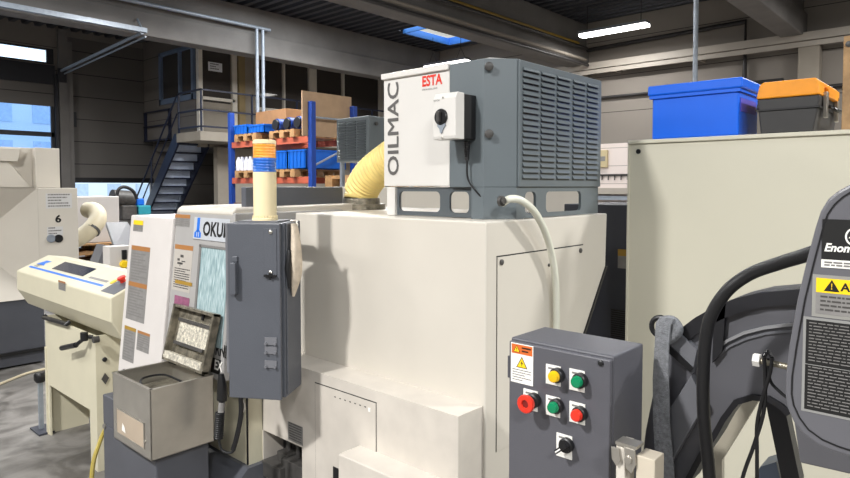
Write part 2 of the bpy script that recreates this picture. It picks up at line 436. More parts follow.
# upstairs office: side wall, facade, windows
OY, PZ = 15.4, 3.07; OX = A(198.5, 60, Y=OY).x
m = MB(); m.box(OX, OX + .15, OY + .2, WA, PZ - .02, 4.02); m.box(OX, OX + .15, OY + .2, WA, 5.45, CEIL); m.box(OX, OX + .15, 17.55, WA, 4.02, 5.45)
m.box(8.62, WB, OY + .2, WA, PZ - .3, PZ - .02)
struct(m.build('wall_office_side', wallpan))
m = MB(); m.box(OX, WB, OY, OY + .15, PZ - .3, 3.95); m.box(OX, WB, OY, OY + .15, 5.4, CEIL)
m.box(9.2, 9.95, OY, OY + .15, 3.95, 5.4)
struct(m.build('wall_office_front', concrete_l))
m = MB(); z0, z1 = 3.95, 5.4
for a, b in [(OX - .03, OX + .08), (9.22, 9.36), (9.93, 10.05), (10.86, 10.92), (11.78, 12.06), (13.08, 13.16), (14.68, 14.86)]:
    m.box(a, b, OY - .05, OY + .08, z0 if a > 9.5 else PZ, z1)
m.box(9.95, WB, OY - .05, OY + .08, z0 - .08, z0); m.box(OX, WB, OY - .05, OY + .08, z1 - .08, z1)
m.box(OX, 9.3, OY - .05, OY + .08, 4.0, 4.08)
wf = struct(m.build('window_3', frame_m))
MB().box(OX, WB, OY + .03, OY + .05, z0, z1).build('pane', glass_dark, wf)
MB().box(9.38, 9.56, OY - .12, OY + .0, PZ, 5.4).build('curtain', mat('drawn curtain', (150, 132, 96), .9), wf)
m = MB()
for a, b, c, e in [(15.62, 15.72, 4.02, 5.45), (16.35, 16.42, 4.02, 5.45), (17.45, 17.55, 4.02, 5.45)]: m.box(OX - .05, OX + .1, a, b, c, e)
m.box(OX - .05, OX + .1, 15.6, 17.55, 4.02, 4.16); m.box(OX - .05, OX + .1, 15.6, 17.55, 5.36, 5.45)
wf = struct(m.build('window_4', frame_b)); MB().box(OX + .03, OX + .05, 15.6, 17.55, 4.1, 5.4).build('pane', glass_dark, wf)
fr = FY(OY - .05); u0, u1, v0, v1 = rect(fr, 208, 61.5, 222, 72.5)
nt_ = MB().ob(fr, u0, u1, v0, v1, .001, .012, 0)
lines(nt_, fr, u0 + .05, u1 - .05, v0 + .03, v1 - .02, 3, 1, .012, .014, 5)
tag(nt_.build('paper_notice', [paper, inkgrey]), 'white paper notice taped on the upstairs office door glass', 'notice')
struct(MB().box(7.65, WB, 14.2, OY, PZ - .22, PZ).build('floor_landing', concrete_l))
# railing round the landing
rl = thing('railing', (8.0, 14.25, PZ), 'dark blue steel railing round the concrete office landing', 'railing')
for y in (14.24, 15.36): MB().box(7.68, 7.72, y - .02, y + .02, PZ, PZ + 1.02).build('post', stairblue, rl)
for x in (9.1, 10.5, 11.9, 13.3, 14.7): MB().box(x - .02, x + .02, 14.22, 14.26, PZ, PZ + 1.02).build('post', stairblue, rl)
for z in (1.0, .52, .12):
    MB().box(7.68, 14.9, 14.22, 14.26, PZ + z - .02, PZ + z + .02).build('rail', stairblue, rl)
    MB().box(7.68, 7.72, 14.24, 15.38, PZ + z - .02, PZ + z + .02).build('rail', stairblue, rl)
gr = thing('guard_rail', (OX - .05, 17.6, 3.07), 'dark guard rail bolted to the office side wall above stairs', 'railing')
for z in (3.05, 3.45, 3.86): MB().box(OX - .08, OX - .04, 16.9, 18.5, z - .02, z + .02).build('rail', stairblue, gr)
for yy in (16.95, 18.45): MB().box(OX - .08, OX, yy - .02, yy + .02, 3.03, 3.88).build('post', stairblue, gr)
riser_m = mat('riser sheet with painted daylight', (196, 208, 230), .35, var=.08)  # daylight sheen on the riser sheets is painted into this colour
# staircase: goes down away from the landing
st = thing('staircase', (8.1, 17.0, 0), 'steep dark blue open tread steel stairs below the office landing', 'staircase')
Y0s, Y1s, n = 15.42, 18.3, 14
for x in (7.66, 8.5):
    MB().prism(Fr((x, 0, 0), (0, 1, 0), (0, 0, 1), (1, 0, 0)), [(Y0s - .02, PZ - .3), (Y0s - .02, PZ), (Y0s + .12, PZ), (Y1s + .12, .02), (Y1s - .2, .02)], 0, .05).build('stringer', stairblue, st)
for k in range(1, n):
    t = k / n; yy = Y0s + (Y1s - Y0s) * t; zz = PZ * (1 - t)
    MB().box(7.71, 8.5, yy - .14, yy + .14, zz - .04, zz).build('tread', stairblue, st)
    if k % 1 == 0: MB().box(7.73, 8.48, yy + .1, yy + .115, zz - .22, zz - .03).build('riser', riser_m, st)
for x in (7.68, 8.5):
    MB().tube([(x, Y0s, PZ + .95), (x, Y1s, .95), (x, Y1s, .0)], .022, 8).build('handrail', stairblue, st)
    MB().tube([(x, Y0s, PZ + .5), (x, Y1s, .5)], .018, 8).build('handrail', stairblue, st)
    MB().tube([(x, 16.9, 1.5), (x, 16.9, 2.5)], .02, 8).build('baluster', stairblue, st)
# outside world seen under the raised door
struct(MB().box(-60, 80, WA + .3, 120, -.25, -.05).build('ground_outside', asphalt))
for i, (x0, x1, y, h) in enumerate([(8, 17, 44, 9), (18, 27, 48, 7), (27.5, 40, 46, 10)]):
    m = MB(); m.box(x0, x1, y, y + 8, -.05, h)
    t = thing('neighbour_building', (x0, y, -.05), ['pale low building outdoors seen left under the raised door', 'pale building outdoors in the middle under the raised door', 'pale building outdoors seen right under the raised door'][i], 'building')
    m.build('wall', house_m, t)
    k = x0 + .5
    while k < x1 - 1.2:
        for z in (.6, 3.2, 5.6):
            if z + 1.3 < h: MB().box(k, k + 1.0, y - .05, y + .02, z, z + 1.3).build('window', house_d, t)
        k += 2.1
# services on the right wall and beams
ty = thing('cable_trunking', (WB - .15, 5, 4.55), 'light grey double cable trunking running along the right wall', 'cable duct')
MB().box(WB - .36, WB - .3, -8, 8.8, 4.68, 4.84).build('upper_duct', tray_m, ty)
MB().box(WB - .34, WB - .3, -8, 8.8, 4.56, 4.66).build('lower_duct', tray_m, ty)
for yy in (8.6, 7.0, 5, 1): MB().box(WB - .3, WB - .002, yy, yy + .05, 4.55, 4.85).build('bracket', tray_m, ty)
conduit_m = mat('dull conduit', (128, 120, 110), .85)
def pipe(pts, r, m, label, cat='pipe', name='wall_pipe'):
    return tag(MB().tube(pts, r, 10).build(name, m, smooth=True), label, cat)
pipe([(14.9, 8.7, 5.2), (14.9, 4.15, 5.3), (14.9, 4.15, 3.95)], .05, pipe_d, 'dark pipe high on right wall turning down behind the blue crate')
pipe([(14.93, 8.3, 3.98), (14.93, 3.4, 3.98)], .035, pipe_d, 'thin dark conduit halfway up the right wall')
pipe([(14.93, 2.8, 4.2), (14.93, 2.8, 3.75), (14.93, .2, 3.75)], .04, pipe_d, 'dark bent conduit right of the concrete column')
RXa, RXb = A(257, 60, Y=12.74).x, A(263, 60, Y=12.74).x
pipe([(3, 7.935, 5.34), (14.5, 7.935, 5.34)], .035, pipe_y, 'yellow gas pipe along the middle concrete beam', name='gas_pipe')
pipe([(3, 7.76, 5.2), (14.6, 7.76, 5.2)], .04, pipe_d, 'dark pipe just under the yellow gas pipe', name='beam_pipe')
pipe([(3, 7.74, 4.9), (14.5, 7.74, 4.9)], .04, conduit_m, 'pale conduit along the lower edge of the middle beam', name='beam_conduit')
pipe([(3, 7.72, 4.78), (14.6, 7.72, 4.78)], .035, pipe_d, 'dark conduit beneath the pale one on the middle beam', name='beam_conduit')
pipe([(RXa, 12.74, 0), (RXa, 12.74, 5.36)], .04, galv, 'left of two galvanised riser pipes before the office windows', name='riser_pipe')
pipe([(RXb, 12.74, 0), (RXb, 12.74, 5.36)], .04, galv, 'right of two galvanised riser pipes before the office windows', name='riser_pipe')
pipe([(3.2, 12.82, 5.55), (9.1, 12.82, 5.0)] and [(3.5, 12.84, 5.42), (A(271, 30, Y=12.8).x, 12.84, 5.42)], .04, galv, 'bright galvanised pipe along the face of the far beam', name='beam_pipe')
pl = pipe([A(695, 0, X=6.0) + Vector((0, 0, 2.45)), A(695, 84, X=6.0) - Vector((0, 0, .0)), (6.0, A(695, 84, X=6).y, 0)], .022, galv, 'thin upright steel pole behind the blue crate', 'pole', 'steel_pole')
p = A(604, 158, X=WB)
sb = thing('wall_controller', (WB - .06, p.y, 2.25), 'small beige control box on white wall right of the mist extractor', 'control box')
MB().box(WB - .08, WB - .001, p.y - .12, p.y + .12, 2.22, 2.66).build('housing', mat('beige plastic', (196, 180, 140), .5), sb, bevel=.01)
MB().box(WB - .085, WB - .078, p.y - .07, p.y + .07, 2.38, 2.5).build('display', labelgrey, sb)
hk = thing('hook_rail', (WB - .03, 6.9, 2.0), 'dark hook rail on the white wall right of the mist extractor', 'hook rail')
MB().box(WB - .03, WB - .001, 6.2, 7.6, 2.0, 2.05).build('rail', pipe_d, hk)
for k in range(7): MB().box(WB - .06, WB - .03, 6.45 + k * .17, 6.47 + k * .17, 1.9, 2.03).build('hook', pipe_d, hk)
wd = thing('wall_duct', (WB - .1, 7, 1.45), 'pale horizontal service duct low on the right wall', 'cable duct')
MB().box(WB - .2, WB - .001, 4.0, 12, 1.55, 1.7).build('upper_duct', tray_m, wd); MB().box(WB - .16, WB - .001, 4.0, 12, 1.4, 1.5).build('lower_duct', galv, wd)

# --------------------------------------------------------------------- lamps
def ceiling_lamp(x, y, z, label, L=1.5):
    t = thing('ceiling_lamp', (x, y, z), label, 'lamp', 'ceiling lamps')
    MB().box(x - .13, x + .13, y - L / 2, y + L / 2, z + .06, z + .12).build('lamp_body', galv, t)
    MB().box(x - .12, x + .12, y - L / 2 + .01, y + L / 2 - .01, z, z + .06).build('diffuser', lamp_e, t)
    for s in (-1, 1):
        MB().tube([(x, y + s * L * .4, z + .12), (x, y + s * L * .4, CEIL)], .01, 6).build('suspension', pipe_d, t)
    return t
ceiling_lamp(13.45, 6.5, 5.2, 'bright linear ceiling lamp before the right wall', 1.6)
lx_, ly_, lz_ = 13.4, 11.35, 5.06
lp = thing('pendant_lamp', (lx_, ly_, lz_), 'grey pendant lamp on V-shaped wires just above the mist extractor', 'lamp', 'ceiling lamps')
MB().box(lx_ - .13, lx_ + .13, ly_ - .75, ly_ + .75, lz_ + .06, lz_ + .12).build('lamp_body', midgrey, lp)
MB().box(lx_ - .12, lx_ + .12, ly_ - .74, ly_ + .74, lz_, lz_ + .06).build('diffuser', lamp_e, lp)
for sy in (-.5, .5):
    MB().tube([(lx_, ly_ + sy - .16, lz_ + .12), (lx_, ly_ + sy, lz_ + .42), (lx_, ly_ + sy + .16, lz_ + .12)], .008, 6).build('wire_bridle', pipe_d, lp)
    MB().tube([(lx_, ly_ + sy, lz_ + .42), (lx_, ly_ + sy, CEIL + (.08 if abs(sy) > 9 else 0))], .008, 6).build('suspension', pipe_d, lp)

# ================================================================ THE LATHE
la = thing('turning_lathe', (2.1, 2.5, 0), 'large ivory turning lathe carrying the white and grey mist extractor', 'machine')
XZ = lambda y: Fr((0, y, 0), (1, 0, 0), (0, 0, 1), (0, -1, 0))
HX0, HY0, HT = 1.843, 1.372, 1.62
MB().box(HX0 + .2, 2.80, 2.5, 3.3, .1, HT - .002).build('rear_cover', ivory, la, bevel=.006)
MB().prism(XZ(0), [(HX0, .1), (HX0, HT), (2.80, HT), (2.79, 1.37), (2.42, .86), (2.42, .1)], -HY0, -2.52).build('rear_housing', ivory, la, bevel=.006)
MB().prism(XZ(HY0), [(2.80, 1.37), (2.785, 1.37), (2.44, .89), (2.455, .89)], 0.001, .006).build('edge_strip', black, la)
NY1, NY0 = A(259, 428, X=1.70).y, A(302, 447, X=1.70).y; NZ1, NZ0 = A(280, 437.5, X=1.70).z, A(258, 470, X=1.70).z
lc = MB(); lx = HX0 + .02
lc.box(1.70, lx, HY0 + .012, NY0, .1, .94); lc.box(1.70, lx, NY1, 2.595, .1, .94); lc.box(1.70, lx, NY0, NY1, NZ1, .94); lc.box(1.70, lx, NY0, NY1, .1, NZ0)
lc.build('ledge_cover', ivory_dirty, la)
MB().box(1.585, 1.72, HY0 + .03, 1.90, .1, .695).build('step_cover', ivory_dirty, la, bevel=.005)
# rear hatch with screws
fr = FY(HY0); a = fr.px(497, 256); b = fr.px(582.5, 246.3); z1 = (a[1] + b[1]) / 2
hp = MB().ob(fr, a[0], b[0], .75, z1, 0.0004, .0035).build('side_hatch', ivory, la, bevel=.001)
MB().ob(fr, a[0] - .004, b[0] + .004, z1, z1 + .005, 0, .0008).build('hatch_gap', black, hp)
MB().ob(fr, a[0] - .003, a[0], .75, z1, 0, .0006).build('hatch_gap', black, hp); MB().ob(fr, b[0], b[0] + .004, .75, z1, 0, .0008).build('hatch_gap', black, hp)
for q in ((500.5, 262), (579.5, 250.5), (548, 265)):
    u, v = fr.px(*q); screw(fr.p(u, v, .003), (0, -1, 0), .011 if q[0] != 548 else .007, hp, motor)
# access panel on ledge front
fr = FX(1.70); u0, _, _, v1 = rect(fr, 315.5, 383, 376, 402); u1 = fr.px(376, 403)[0]
ap = MB().ob(fr, u0, u1, .25, v1, .0004, .003).build('access_panel', ivory_dirty, la, bevel=.001)
MB().ob(fr, u0 - .004, u1 + .004, v1, v1 + .004, 0, .0008).build('panel_gap', black, ap)
MB().ob(fr, u0 - .003, u0, .25, v1, 0, .0008).build('panel_gap', black, ap); MB().ob(fr, u1, u1 + .003, .25, v1, 0, .0008).build('panel_gap', black, ap)
u, v = fr.px(370, 409.5); MB().ob(fr, u - .006, u + .006, v - .008, v + .008, .003, .005).build('sticker', white, ap)
m = MB()
for k in range(7):
    x = 335 + k * 5; u, v = fr.px(x, 396.5 + (x - 335) * .33); m.ob(fr, u, u + .009, v - .002, v + .002, .003, .0038)
m.build('slots', black, ap)
u0_, u1_, v0_, v1_ = rect(fr, 334, 466, 345, 485); MB().ob(fr, u0_, u1_, v0_, v1_, .003, .006).build('latch', black, ap)
# niche with hydraulic block
ni = MB().box(1.815, 1.84, NY0, NY1, NZ0, NZ1).build('niche_back', convdark, la)
wv = NY1 - NY0
m = MB(); m.box(1.71, 1.815, NY0 + .01, NY0 + wv * .52, NZ0, NZ0 + .11); m.box(1.68, 1.79, NY0 + wv * .42, NY0 + wv * .86, NZ0, NZ0 + .075); m.box(1.73, 1.8, NY0 + wv * .45, NY0 + wv * .7, NZ0 + .075, NZ0 + .12)
m.build('hydraulic_block', motor, ni, bevel=.003)
for k in range(3):
    yy = NY0 + wv * (.15 + .22 * k); MB().cyl((1.775, yy, NZ0 + .1), (1.775, yy, NZ1 - .03), .013).build('valve', motor, ni, smooth=True)
r = rect(fr, 288, 421, 303, 446); label_plate(fr, r[0], r[1], r[2], r[3], la, rows=7, seed=9, base=labelgrey, name='rating_plate', inkm=motor)
# door side of the lathe: sloped front profile
def slopeX(z, o=0): return 1.459 + (z - .83) * (1.5375 - 1.459) / (1.585 - .83) + o
def sloped(y0, y1, zb, zt, o, back): return MB().prism(XZ(0), [(slopeX(zb, o), zb), (slopeX(zt, o), zt), (back, zt), (back, zb)], -y0, -y1)
sloped(3.145, 3.65, .62, 1.585, 0, 2.3).build('front_cover', offwhite, la, bevel=.006)
dr = sloped(2.58, 3.143, .86, 1.625, .014, 2.2).build('sliding_door', palegrey, la, bevel=.006)
MB().prism(XZ(0), [(slopeX(1.625, .010), 1.612), (slopeX(1.625, .012), 1.632), (slopeX(1.625, .035), 1.648), (2.3, 1.655), (2.3, 1.61)], -2.60, -3.135).build('top_cover', ivory, la, bevel=.008)
MB().box(1.62, 2.3, 2.6, 3.64, .1, .862).build('lower_front', cream, la, bevel=.004)
zs = Vector((slopeX(1.585) - slopeX(.83), 0, .755)).normalized()
fd = Fr((slopeX(.83, .014), 0, .83), (0, -1, 0), zs, Vector((-zs.z, 0, zs.x)))
fc = Fr((slopeX(.83), 0, .83), (0, -1, 0), zs, Vector((-zs.z, 0, zs.x)))
# window in door
u0, v1 = fd.px(202.5, 247); v0 = fd.px(195.5, 314)[1]; v0 = fd.px(195, 340)[1]; u1 = -2.6
wn = MB().ob(fd, u0, u1, v0, v1, .0005, .004).build('door_window', wetglass, dr)
m = MB(); m.ob(fd, u0 - .018, u0, v0, v1 + .012, .0005, .008); m.ob(fd, u0 - .018, u1, v1, v1 + .012, .0005, .008); m.build('window_seal', inkgrey, wn)
# name plate
a = fd.px(195, 217); b = fd.px(195, 239); u0, v1, v0 = a[0], a[1], b[1]
m = MB(); m.ob(fd, u0, -2.62, v0, v1, .0005, .002, 0)
h = v1 - v0; su = u0 + .012
m.ob(fd, su + h * .18, su + h * .42, v0 + h * .3, v1 - h * .02, .0022, .0028, 1); m.prism(fd, [(su, v0 + h * .08), (su + h * .58, v0 + h * .08), (su + h * .58, v0 + h * .3), (su + h * .42, v0 + h * .42), (su + h * .18, v0 + h * .42), (su, v0 + h * .3)], .0022, .0028, 1)
m.ob(fd, su + h * .2, su + h * .26, v0 + h * .12, v0 + h * .34, .0029, .0033, 0); m.ob(fd, su + h * .36, su + h * .42, v0 + h * .12, v0 + h * .34, .0029, .0033, 0)
m.ob(fd, u0, -2.62, v0 - .001, v0 + .001, .0022, .0028, 2)
m.text(fd, su + h * .74, v0 + h * .22, 'OKUMA', h * .86, .003, 3, bold=.03, wide=.92)
m.build('name_plate', [mat('name plate silver', (186, 190, 196), .4), blue_p, inkgrey, ink], dr)
# lettering under the window
m = MB()
m.text(fd, fd.px(215.5, 354)[0], fd.px(215.5, 354)[1], 'RNING', .075, .002, 0, bold=.03, wide=.8)
m.ob(fd, fd.px(211, 372)[0], -2.6, fd.px(212, 372)[1], fd.px(212, 357)[1], .001, .002, 0)
m.text(fd, fd.px(214.5, 368)[0], fd.px(214.5, 368.5)[1], 'EX', .06, .003, 1, bold=.03, wide=.95)
m.build('model_lettering', [ink, white], dr)
def stick(fr, x0, y0, x1, y1, parent, **k):
    """a label: left edge, top at that edge, right edge, bottom at the left edge"""
    a = fr.px(x0, y0); b = fr.px(x1, y0 + (x1 - x0) * .11); c = fr.px(x0, y1)
    return label_plate(fr, a[0], b[0], c[1], a[1], parent, **k)
stick(fd, 175.5, 214, 190.5, 226, dr, band=tan_p, rows=4, seed=2, base=labelgrey, bandh=.3)
stick(fd, 175.5, 244, 193.5, 290, dr, band=tan_p, rows=9, seed=3, base=mat('label beige', (180, 174, 166), .5), inkm=motor, art=.45, bandh=.1)
MB().ob(fd, fd.px(175.5, 282)[0], fd.px(192.5, 282)[0], fd.px(176, 283)[1], fd.px(176, 279.5)[1], .002, .003).build('label_band', ochre, dr)
MB().ob(fd, *[fd.px(175, 294)[0], fd.px(190, 296)[0], fd.px(176, 311)[1], fd.px(176, 295)[1]], .0005, .0012).build('inspection_label', magenta, dr)
stick(fc, 134, 220, 143.5, 231, la, band=yellow, rows=3, seed=4, base=labelgrey, bandh=.4)
stick(fc, 132, 245, 150.5, 320, la, band=tan_p, rows=20, seed=5, base=labelgrey, second=True, bandh=.06, inkm=inkgrey)
stick(fc, 125, 325, 136.5, 360, la, band=ochre, rows=10, seed=6, base=labelgrey, bandh=.1)
stick(fc, 138, 330, 150.5, 350, la, band=tan_p, rows=7, seed=7, base=labelgrey, bandh=.13)
screw(fc.p(*fc.px(124.5, 371)), (-1, 0, 0), .012, la, black)
MB().prism(XZ(0), [(1.46, 0), (1.46, .30), (1.60, .425), (2.3, .425), (2.3, 0)], -2.57, -3.14).build('plinth', basegrey, la)
MB().box(1.60, 2.4, 1.5, 3.6, 0.0, .12).build('base_frame', basegrey, la)
# grey block under the bucket
PY1, PY0 = A(102.5, 396, X=1.2).y, A(156, 472, X=1.2).y; PX1 = A(209, 465, Y=PY0).x; bzl = A(150, 461, X=1.16).z; byl = A(112.5, 377, X=1.16).y
m = MB(); m.box(1.2, PX1, PY0, PY1, 0, bzl - .002); m.box(1.2, 1.46, byl + .006, PY1, bzl - .002, A(102.5, 394, X=1.2).z)
pm = m.build('pump_block', basegrey, la, bevel=.006)
screw((1.2, A(105, 426, X=1.2).y, A(105, 426, X=1.2).z), (-1, 0, 0), .012, pm)
# arm channel on top
MB().box(1.678, 2.29, 2.69, 2.73, HT + .003, 1.745).build('swing_arm', cabgrey, la, bevel=.004)
# round flange under the duct
pf = Vector((2.40, 2.66, HT))
MB().rev((pf.x, pf.y, HT), (0, 0, 1), [(0, .135), (.03, .135), (.03, .105), (.062, .103), (.062, .02)], 28).build('duct_flange', oily, la, smooth=True)

MB().box(1.612, 1.62, 2.597, 2.603, .43, .86).build('painted_shadow_line', black, la)  # black strip painting the shadow line between lower front and ledge
# ------------------------------------------------------------ steel bucket
bk = thing('steel_bucket', (1.3, 2.83, .57), 'square stainless steel chip bucket with its lid open on lathe front', 'bucket')
bx0 = 1.16; by0, by1 = A(150, 391.5, X=bx0).y, A(112.5, 377, X=bx0).y; bz0, bz1 = A(150, 461, X=bx0).z, A(150, 391.5, X=bx0).z; bx1 = A(213.5, 382, Y=by0).x
m = MB(); t = .006
m.box(bx0, bx1, by0, by0 + t, bz0, bz1); m.box(bx0, bx1, by1 - t, by1, bz0, bz1); m.box(bx0, bx0 + t, by0, by1, bz0, bz1); m.box(bx1 - t, bx1, by0, by1, bz0, bz1); m.box(bx0, bx1, by0, by1, bz0, bz0 + t)
m.build('body', steel, bk, bevel=.002)
m = MB()
for (a, b, c, d) in [(bx0 - .003, bx0 + .012, by0, by1), (bx1 - .012, bx1, by0, by1), (bx0, bx1, by0 - .003, by0 + .012), (bx0, bx1, by1 - .012, by1)]: m.box(a, b, c, d, bz1 - .001, bz1 + .006)
m.build('rim', steel, bk)
MB().box(bx0 + .01, bx1 - .01, by0 + .01, by1 - .01, bz1 - .09, bz1 - .08).build('chip_filter', oily, bk)
MB().tube(spline([(bx0 + .09, by0 + .12, bz1 - .075), (bx0 + .06, by0 + .2, bz1 - .04), (bx0 + .1, by0 + .3, bz1 - .03), (bx0 + .2, by0 + .3, bz1 - .035), (bx0 + .23, by0 + .15, bz1 - .05)], 6), .005, 8).build('carry_handle', black, bk, smooth=True)
fr = FX(bx0); c = [fr.px(*q) for q in ((117.5, 408), (144, 424), (144, 449), (118, 430))]
u0, u1 = c[0][0], c[1][0]; v1 = (c[0][1] + c[1][1]) / 2; v0 = (c[2][1] + c[3][1]) / 2
sw = MB().ob(fr, u0, u1, v0, v1, .0005, .003).build('sight_plate', pinkish, bk)
m = MB(); m.ob(fr, u0 - .004, u0, v0, v1, .0005, .004); m.ob(fr, u1, u1 + .004, v0, v1, .0005, .004); m.ob(fr, u0 - .004, u1 + .004, v1, v1 + .004, .0005, .004); m.ob(fr, u0 - .004, u1 + .004, v0 - .004, v0, .0005, .004); m.build('plate_frame', steel, sw)
m = MB().prism(fr, [(u0 + .05, v0 + .02), (u0 + .09, v0 + .015), (u0 + .08, v0 + .04), (u0 + .06, v0 + .055)], .0032, .0036); m.build('paint_chip', white, sw)
screw(fr.p(u0 - .008, v0 + .04, .001), (-1, 0, 0), .007, bk); screw(fr.p(u1 + .008, v0 + .03, .001), (-1, 0, 0), .007, bk)
# lid leaning back on the door
lz = bz1 + .012; hx = bx1 - .02
lt = Vector((.075, 0, .30)).normalized()
fl = Fr((hx - .005, by1, lz), (0, -1, 0), lt, Vector((-lt.z, 0, lt.x)))
LW, LH = by1 - by0, .27
ld = MB()
ld.ob(fl, 0, LW, 0, LH, -.004, 0); ld.ob(fl, 0, .014, 0, LH, 0, .035); ld.ob(fl, LW - .014, LW, 0, LH, 0, .035); ld.ob(fl, 0, LW, LH - .014, LH, 0, .035); ld.ob(fl, 0, LW, 0, .014, 0, .035)
lo = ld.build('lid', oily, bk, bevel=.002)
MB().ob(fl, .06, LW - .05, .10, LH - .06, .001, .012).build('filter_pad', chips, lo)
MB().ob(fl, .05, LW - .04, LH - .075, LH - .06, .012, .02).build('clamp_bar', motor, lo)
MB().ob(fl, .05, LW - .06, .085, .1, .012, .02).build('clamp_bar', motor, lo)
MB().ob(fl, .01, LW - .02, .012, .045, .012, .035).build('chip_crust', chips, lo)
MB().ob(fl, LW * .62, LW * .66, LH - .045, LH - .02, .0, .008).build('keyhole_slot', black, lo)
m = MB()
for y in (by0 + .06, by1 - .06): m.cyl((hx - .012, y - .03, bz1 + .01), (hx - .012, y + .03, bz1 + .01), .009)
m.build('hinge', black, bk)

# ----------------------------------------------------------- swing cabinet
DC = 2.6
TL, TR_, BL = A(227, 223, D=DC), A(279.5, 224, D=DC * .985), A(229, 397.5, D=DC)
cu = (TR_ - TL); cu.z = 0; W = cu.length; cu.normalize(); cn = Vector((cu.y, -cu.x, 0)).normalized()
if cn.dot(fh) > 0: cn = -cn
CZ1 = TL.z; DEP = .20
fcb = Fr((TL.x, TL.y, 0), cu, (0, 0, 1), cn)
CZ0 = fcb.px(229, 397.5)[1]
cb = thing('swing_control_cabinet', fcb.p(W / 2, CZ0, -DEP / 2), 'tall dark grey swing cabinet hanging before the lathe door window', 'cabinet')
BASE[cb.name] = fcb.p(W / 2, CZ0, -DEP / 2)
MB().ob(fcb, .004, W + .012, CZ0 + .006, CZ1 + .002, -DEP, -.022).build('enclosure', cabgrey, cb, bevel=.004)
dd = MB().ob(fcb, 0, W, CZ0, CZ1, -.02, 0).build('door', cabgrey, cb, bevel=.004)
MB().ob(fcb, W + .012, W + .018, CZ0 + .015, CZ1 - .002, -DEP * .7, -.03).build('side_flange', cabgrey, cb, bevel=.003)
MB().ob(fcb, -.012, 0, CZ0 + .1, CZ1 - .0, -.03, -.004).build('hinge_strip', midgrey, cb, bevel=.003)
h1 = MB(); u, v = fcb.px(235.5, 262); u2, v2 = fcb.px(235.5, 294)
h1.ob(fcb, u - .012, u + .012, v2, v, 0, .028, 0); h1.ob(fcb, u - .012, u + .012, v - .0, v + .025, 0, .008, 0)
h1.build('handle', cabgrey, dd, bevel=.005)
a = fcb.px(264, 228.5); b = fcb.px(277, 276)
mp_ = MB().ob(fcb, a[0], b[0], b[1], a[1], .0005, .003).build('cover_strip', cabgrey, dd, bevel=.001)
for q in ((271, 232), (271, 272.5)): screw(fcb.p(*fcb.px(*q), .003), cn, .008, mp_)
m = MB(); u, v = fcb.px(271, 275.5); m.ob(fcb, u - .026, u + .026, v - .004, v + .004, .003, .014); m.ob(fcb, u - .004, u + .004, v - .012, v + .012, .003, .012); m.build('door_catch', black, dd)
for y in (341, 350, 364):
    u0, v0 = fcb.px(265, y - 4); u1, v1 = fcb.px(277, y + 4)
    m = MB(); m.ob(fcb, u0, u1, min(v0, v1), max(v0, v1), .0005, .004); m.cyl(fcb.p(u0 + .006, (v0 + v1) / 2 - .01, .004), fcb.p(u0 + .006, (v0 + v1) / 2 - .01, .012), .006); m.cyl(fcb.p(u1 - .006, (v0 + v1) / 2 - .01, .004), fcb.p(u1 - .006, (v0 + v1) / 2 - .01, .012), .006)
    m.build('small_hinge', midgrey, dd)
tm = fcb.p(W * .72, CZ1, -DEP * .5)
MB().ob(fcb, .03, W - .02, CZ1 + .002, CZ1 + .008, -DEP + .01, -.03).build('mounting_plate', midgrey, cb)
# bracket up to the arm on the lathe
bt = fcb.p(W * .8, CZ1 - .04, -DEP)
e = Vector((1.70, 2.72, HT + .06))
MB().tube([bt, Vector((bt.x + .05, bt.y + .08, CZ1 - .04)), Vector((1.69, 2.66, CZ1 - .04)), Vector((1.72, 2.72, HT + .03))], .03, 10).build('swing_bracket', cabgrey, cb, smooth=True)
# signal tower
tp = AP(265, 200, fcb.p(0, 0, -DEP * .5), cn); tp.z = 0; tz = CZ1 + .008
tw = thing('signal_tower', (tp.x, tp.y, tz), 'cream signal tower with amber over blue lens on grey cabinet', 'signal light')
rT = 11.7 * DC / F; hT = AP(265, 140, tp, fh).z - tz
MB().rev((tp.x, tp.y, tz), (0, 0, 1), [(0, rT * 1.12), (.008, rT * 1.12), (.012, rT), (hT * .60, rT), (hT * .60, rT * .9)], 32).build('column', towercream, tw, smooth=True)
m = MB()
for q in range(28):
    w = q / 28 * 2 * math.pi; m.cyl((tp.x + rT * 1.03 * math.cos(w), tp.y + rT * 1.03 * math.sin(w), tz + .008), (tp.x + rT * 1.03 * math.cos(w), tp.y + rT * 1.03 * math.sin(w), tz + .02), .003, seg=6)
m.build('knurled_ring', towercream, tw)
def lens(z0, z1, m, nm):
    pr = [(z0, rT * .98)]; n = 5
    for q in range(n):
        a = z0 + (z1 - z0) * q / n; b = z0 + (z1 - z0) * (q + .7) / n; c = z0 + (z1 - z0) * (q + 1) / n
        pr += [(a + .001, rT * 1.0), (b, rT * 1.0), (c - .001, rT * .96)]
    MB().rev((tp.x, tp.y, tz), (0, 0, 1), pr, 32).build(nm, m, tw, smooth=True)
lens(hT * .60, hT * .775, bluelens, 'blue_lens'); lens(hT * .775, hT * .95, amber, 'amber_lens')
MB().rev((tp.x, tp.y, tz), (0, 0, 1), [(hT * .95, rT * 1.01), (hT * .985, rT * 1.01), (hT, rT * .9), (hT, 0)], 32).build('cap', towercream, tw, smooth=True)
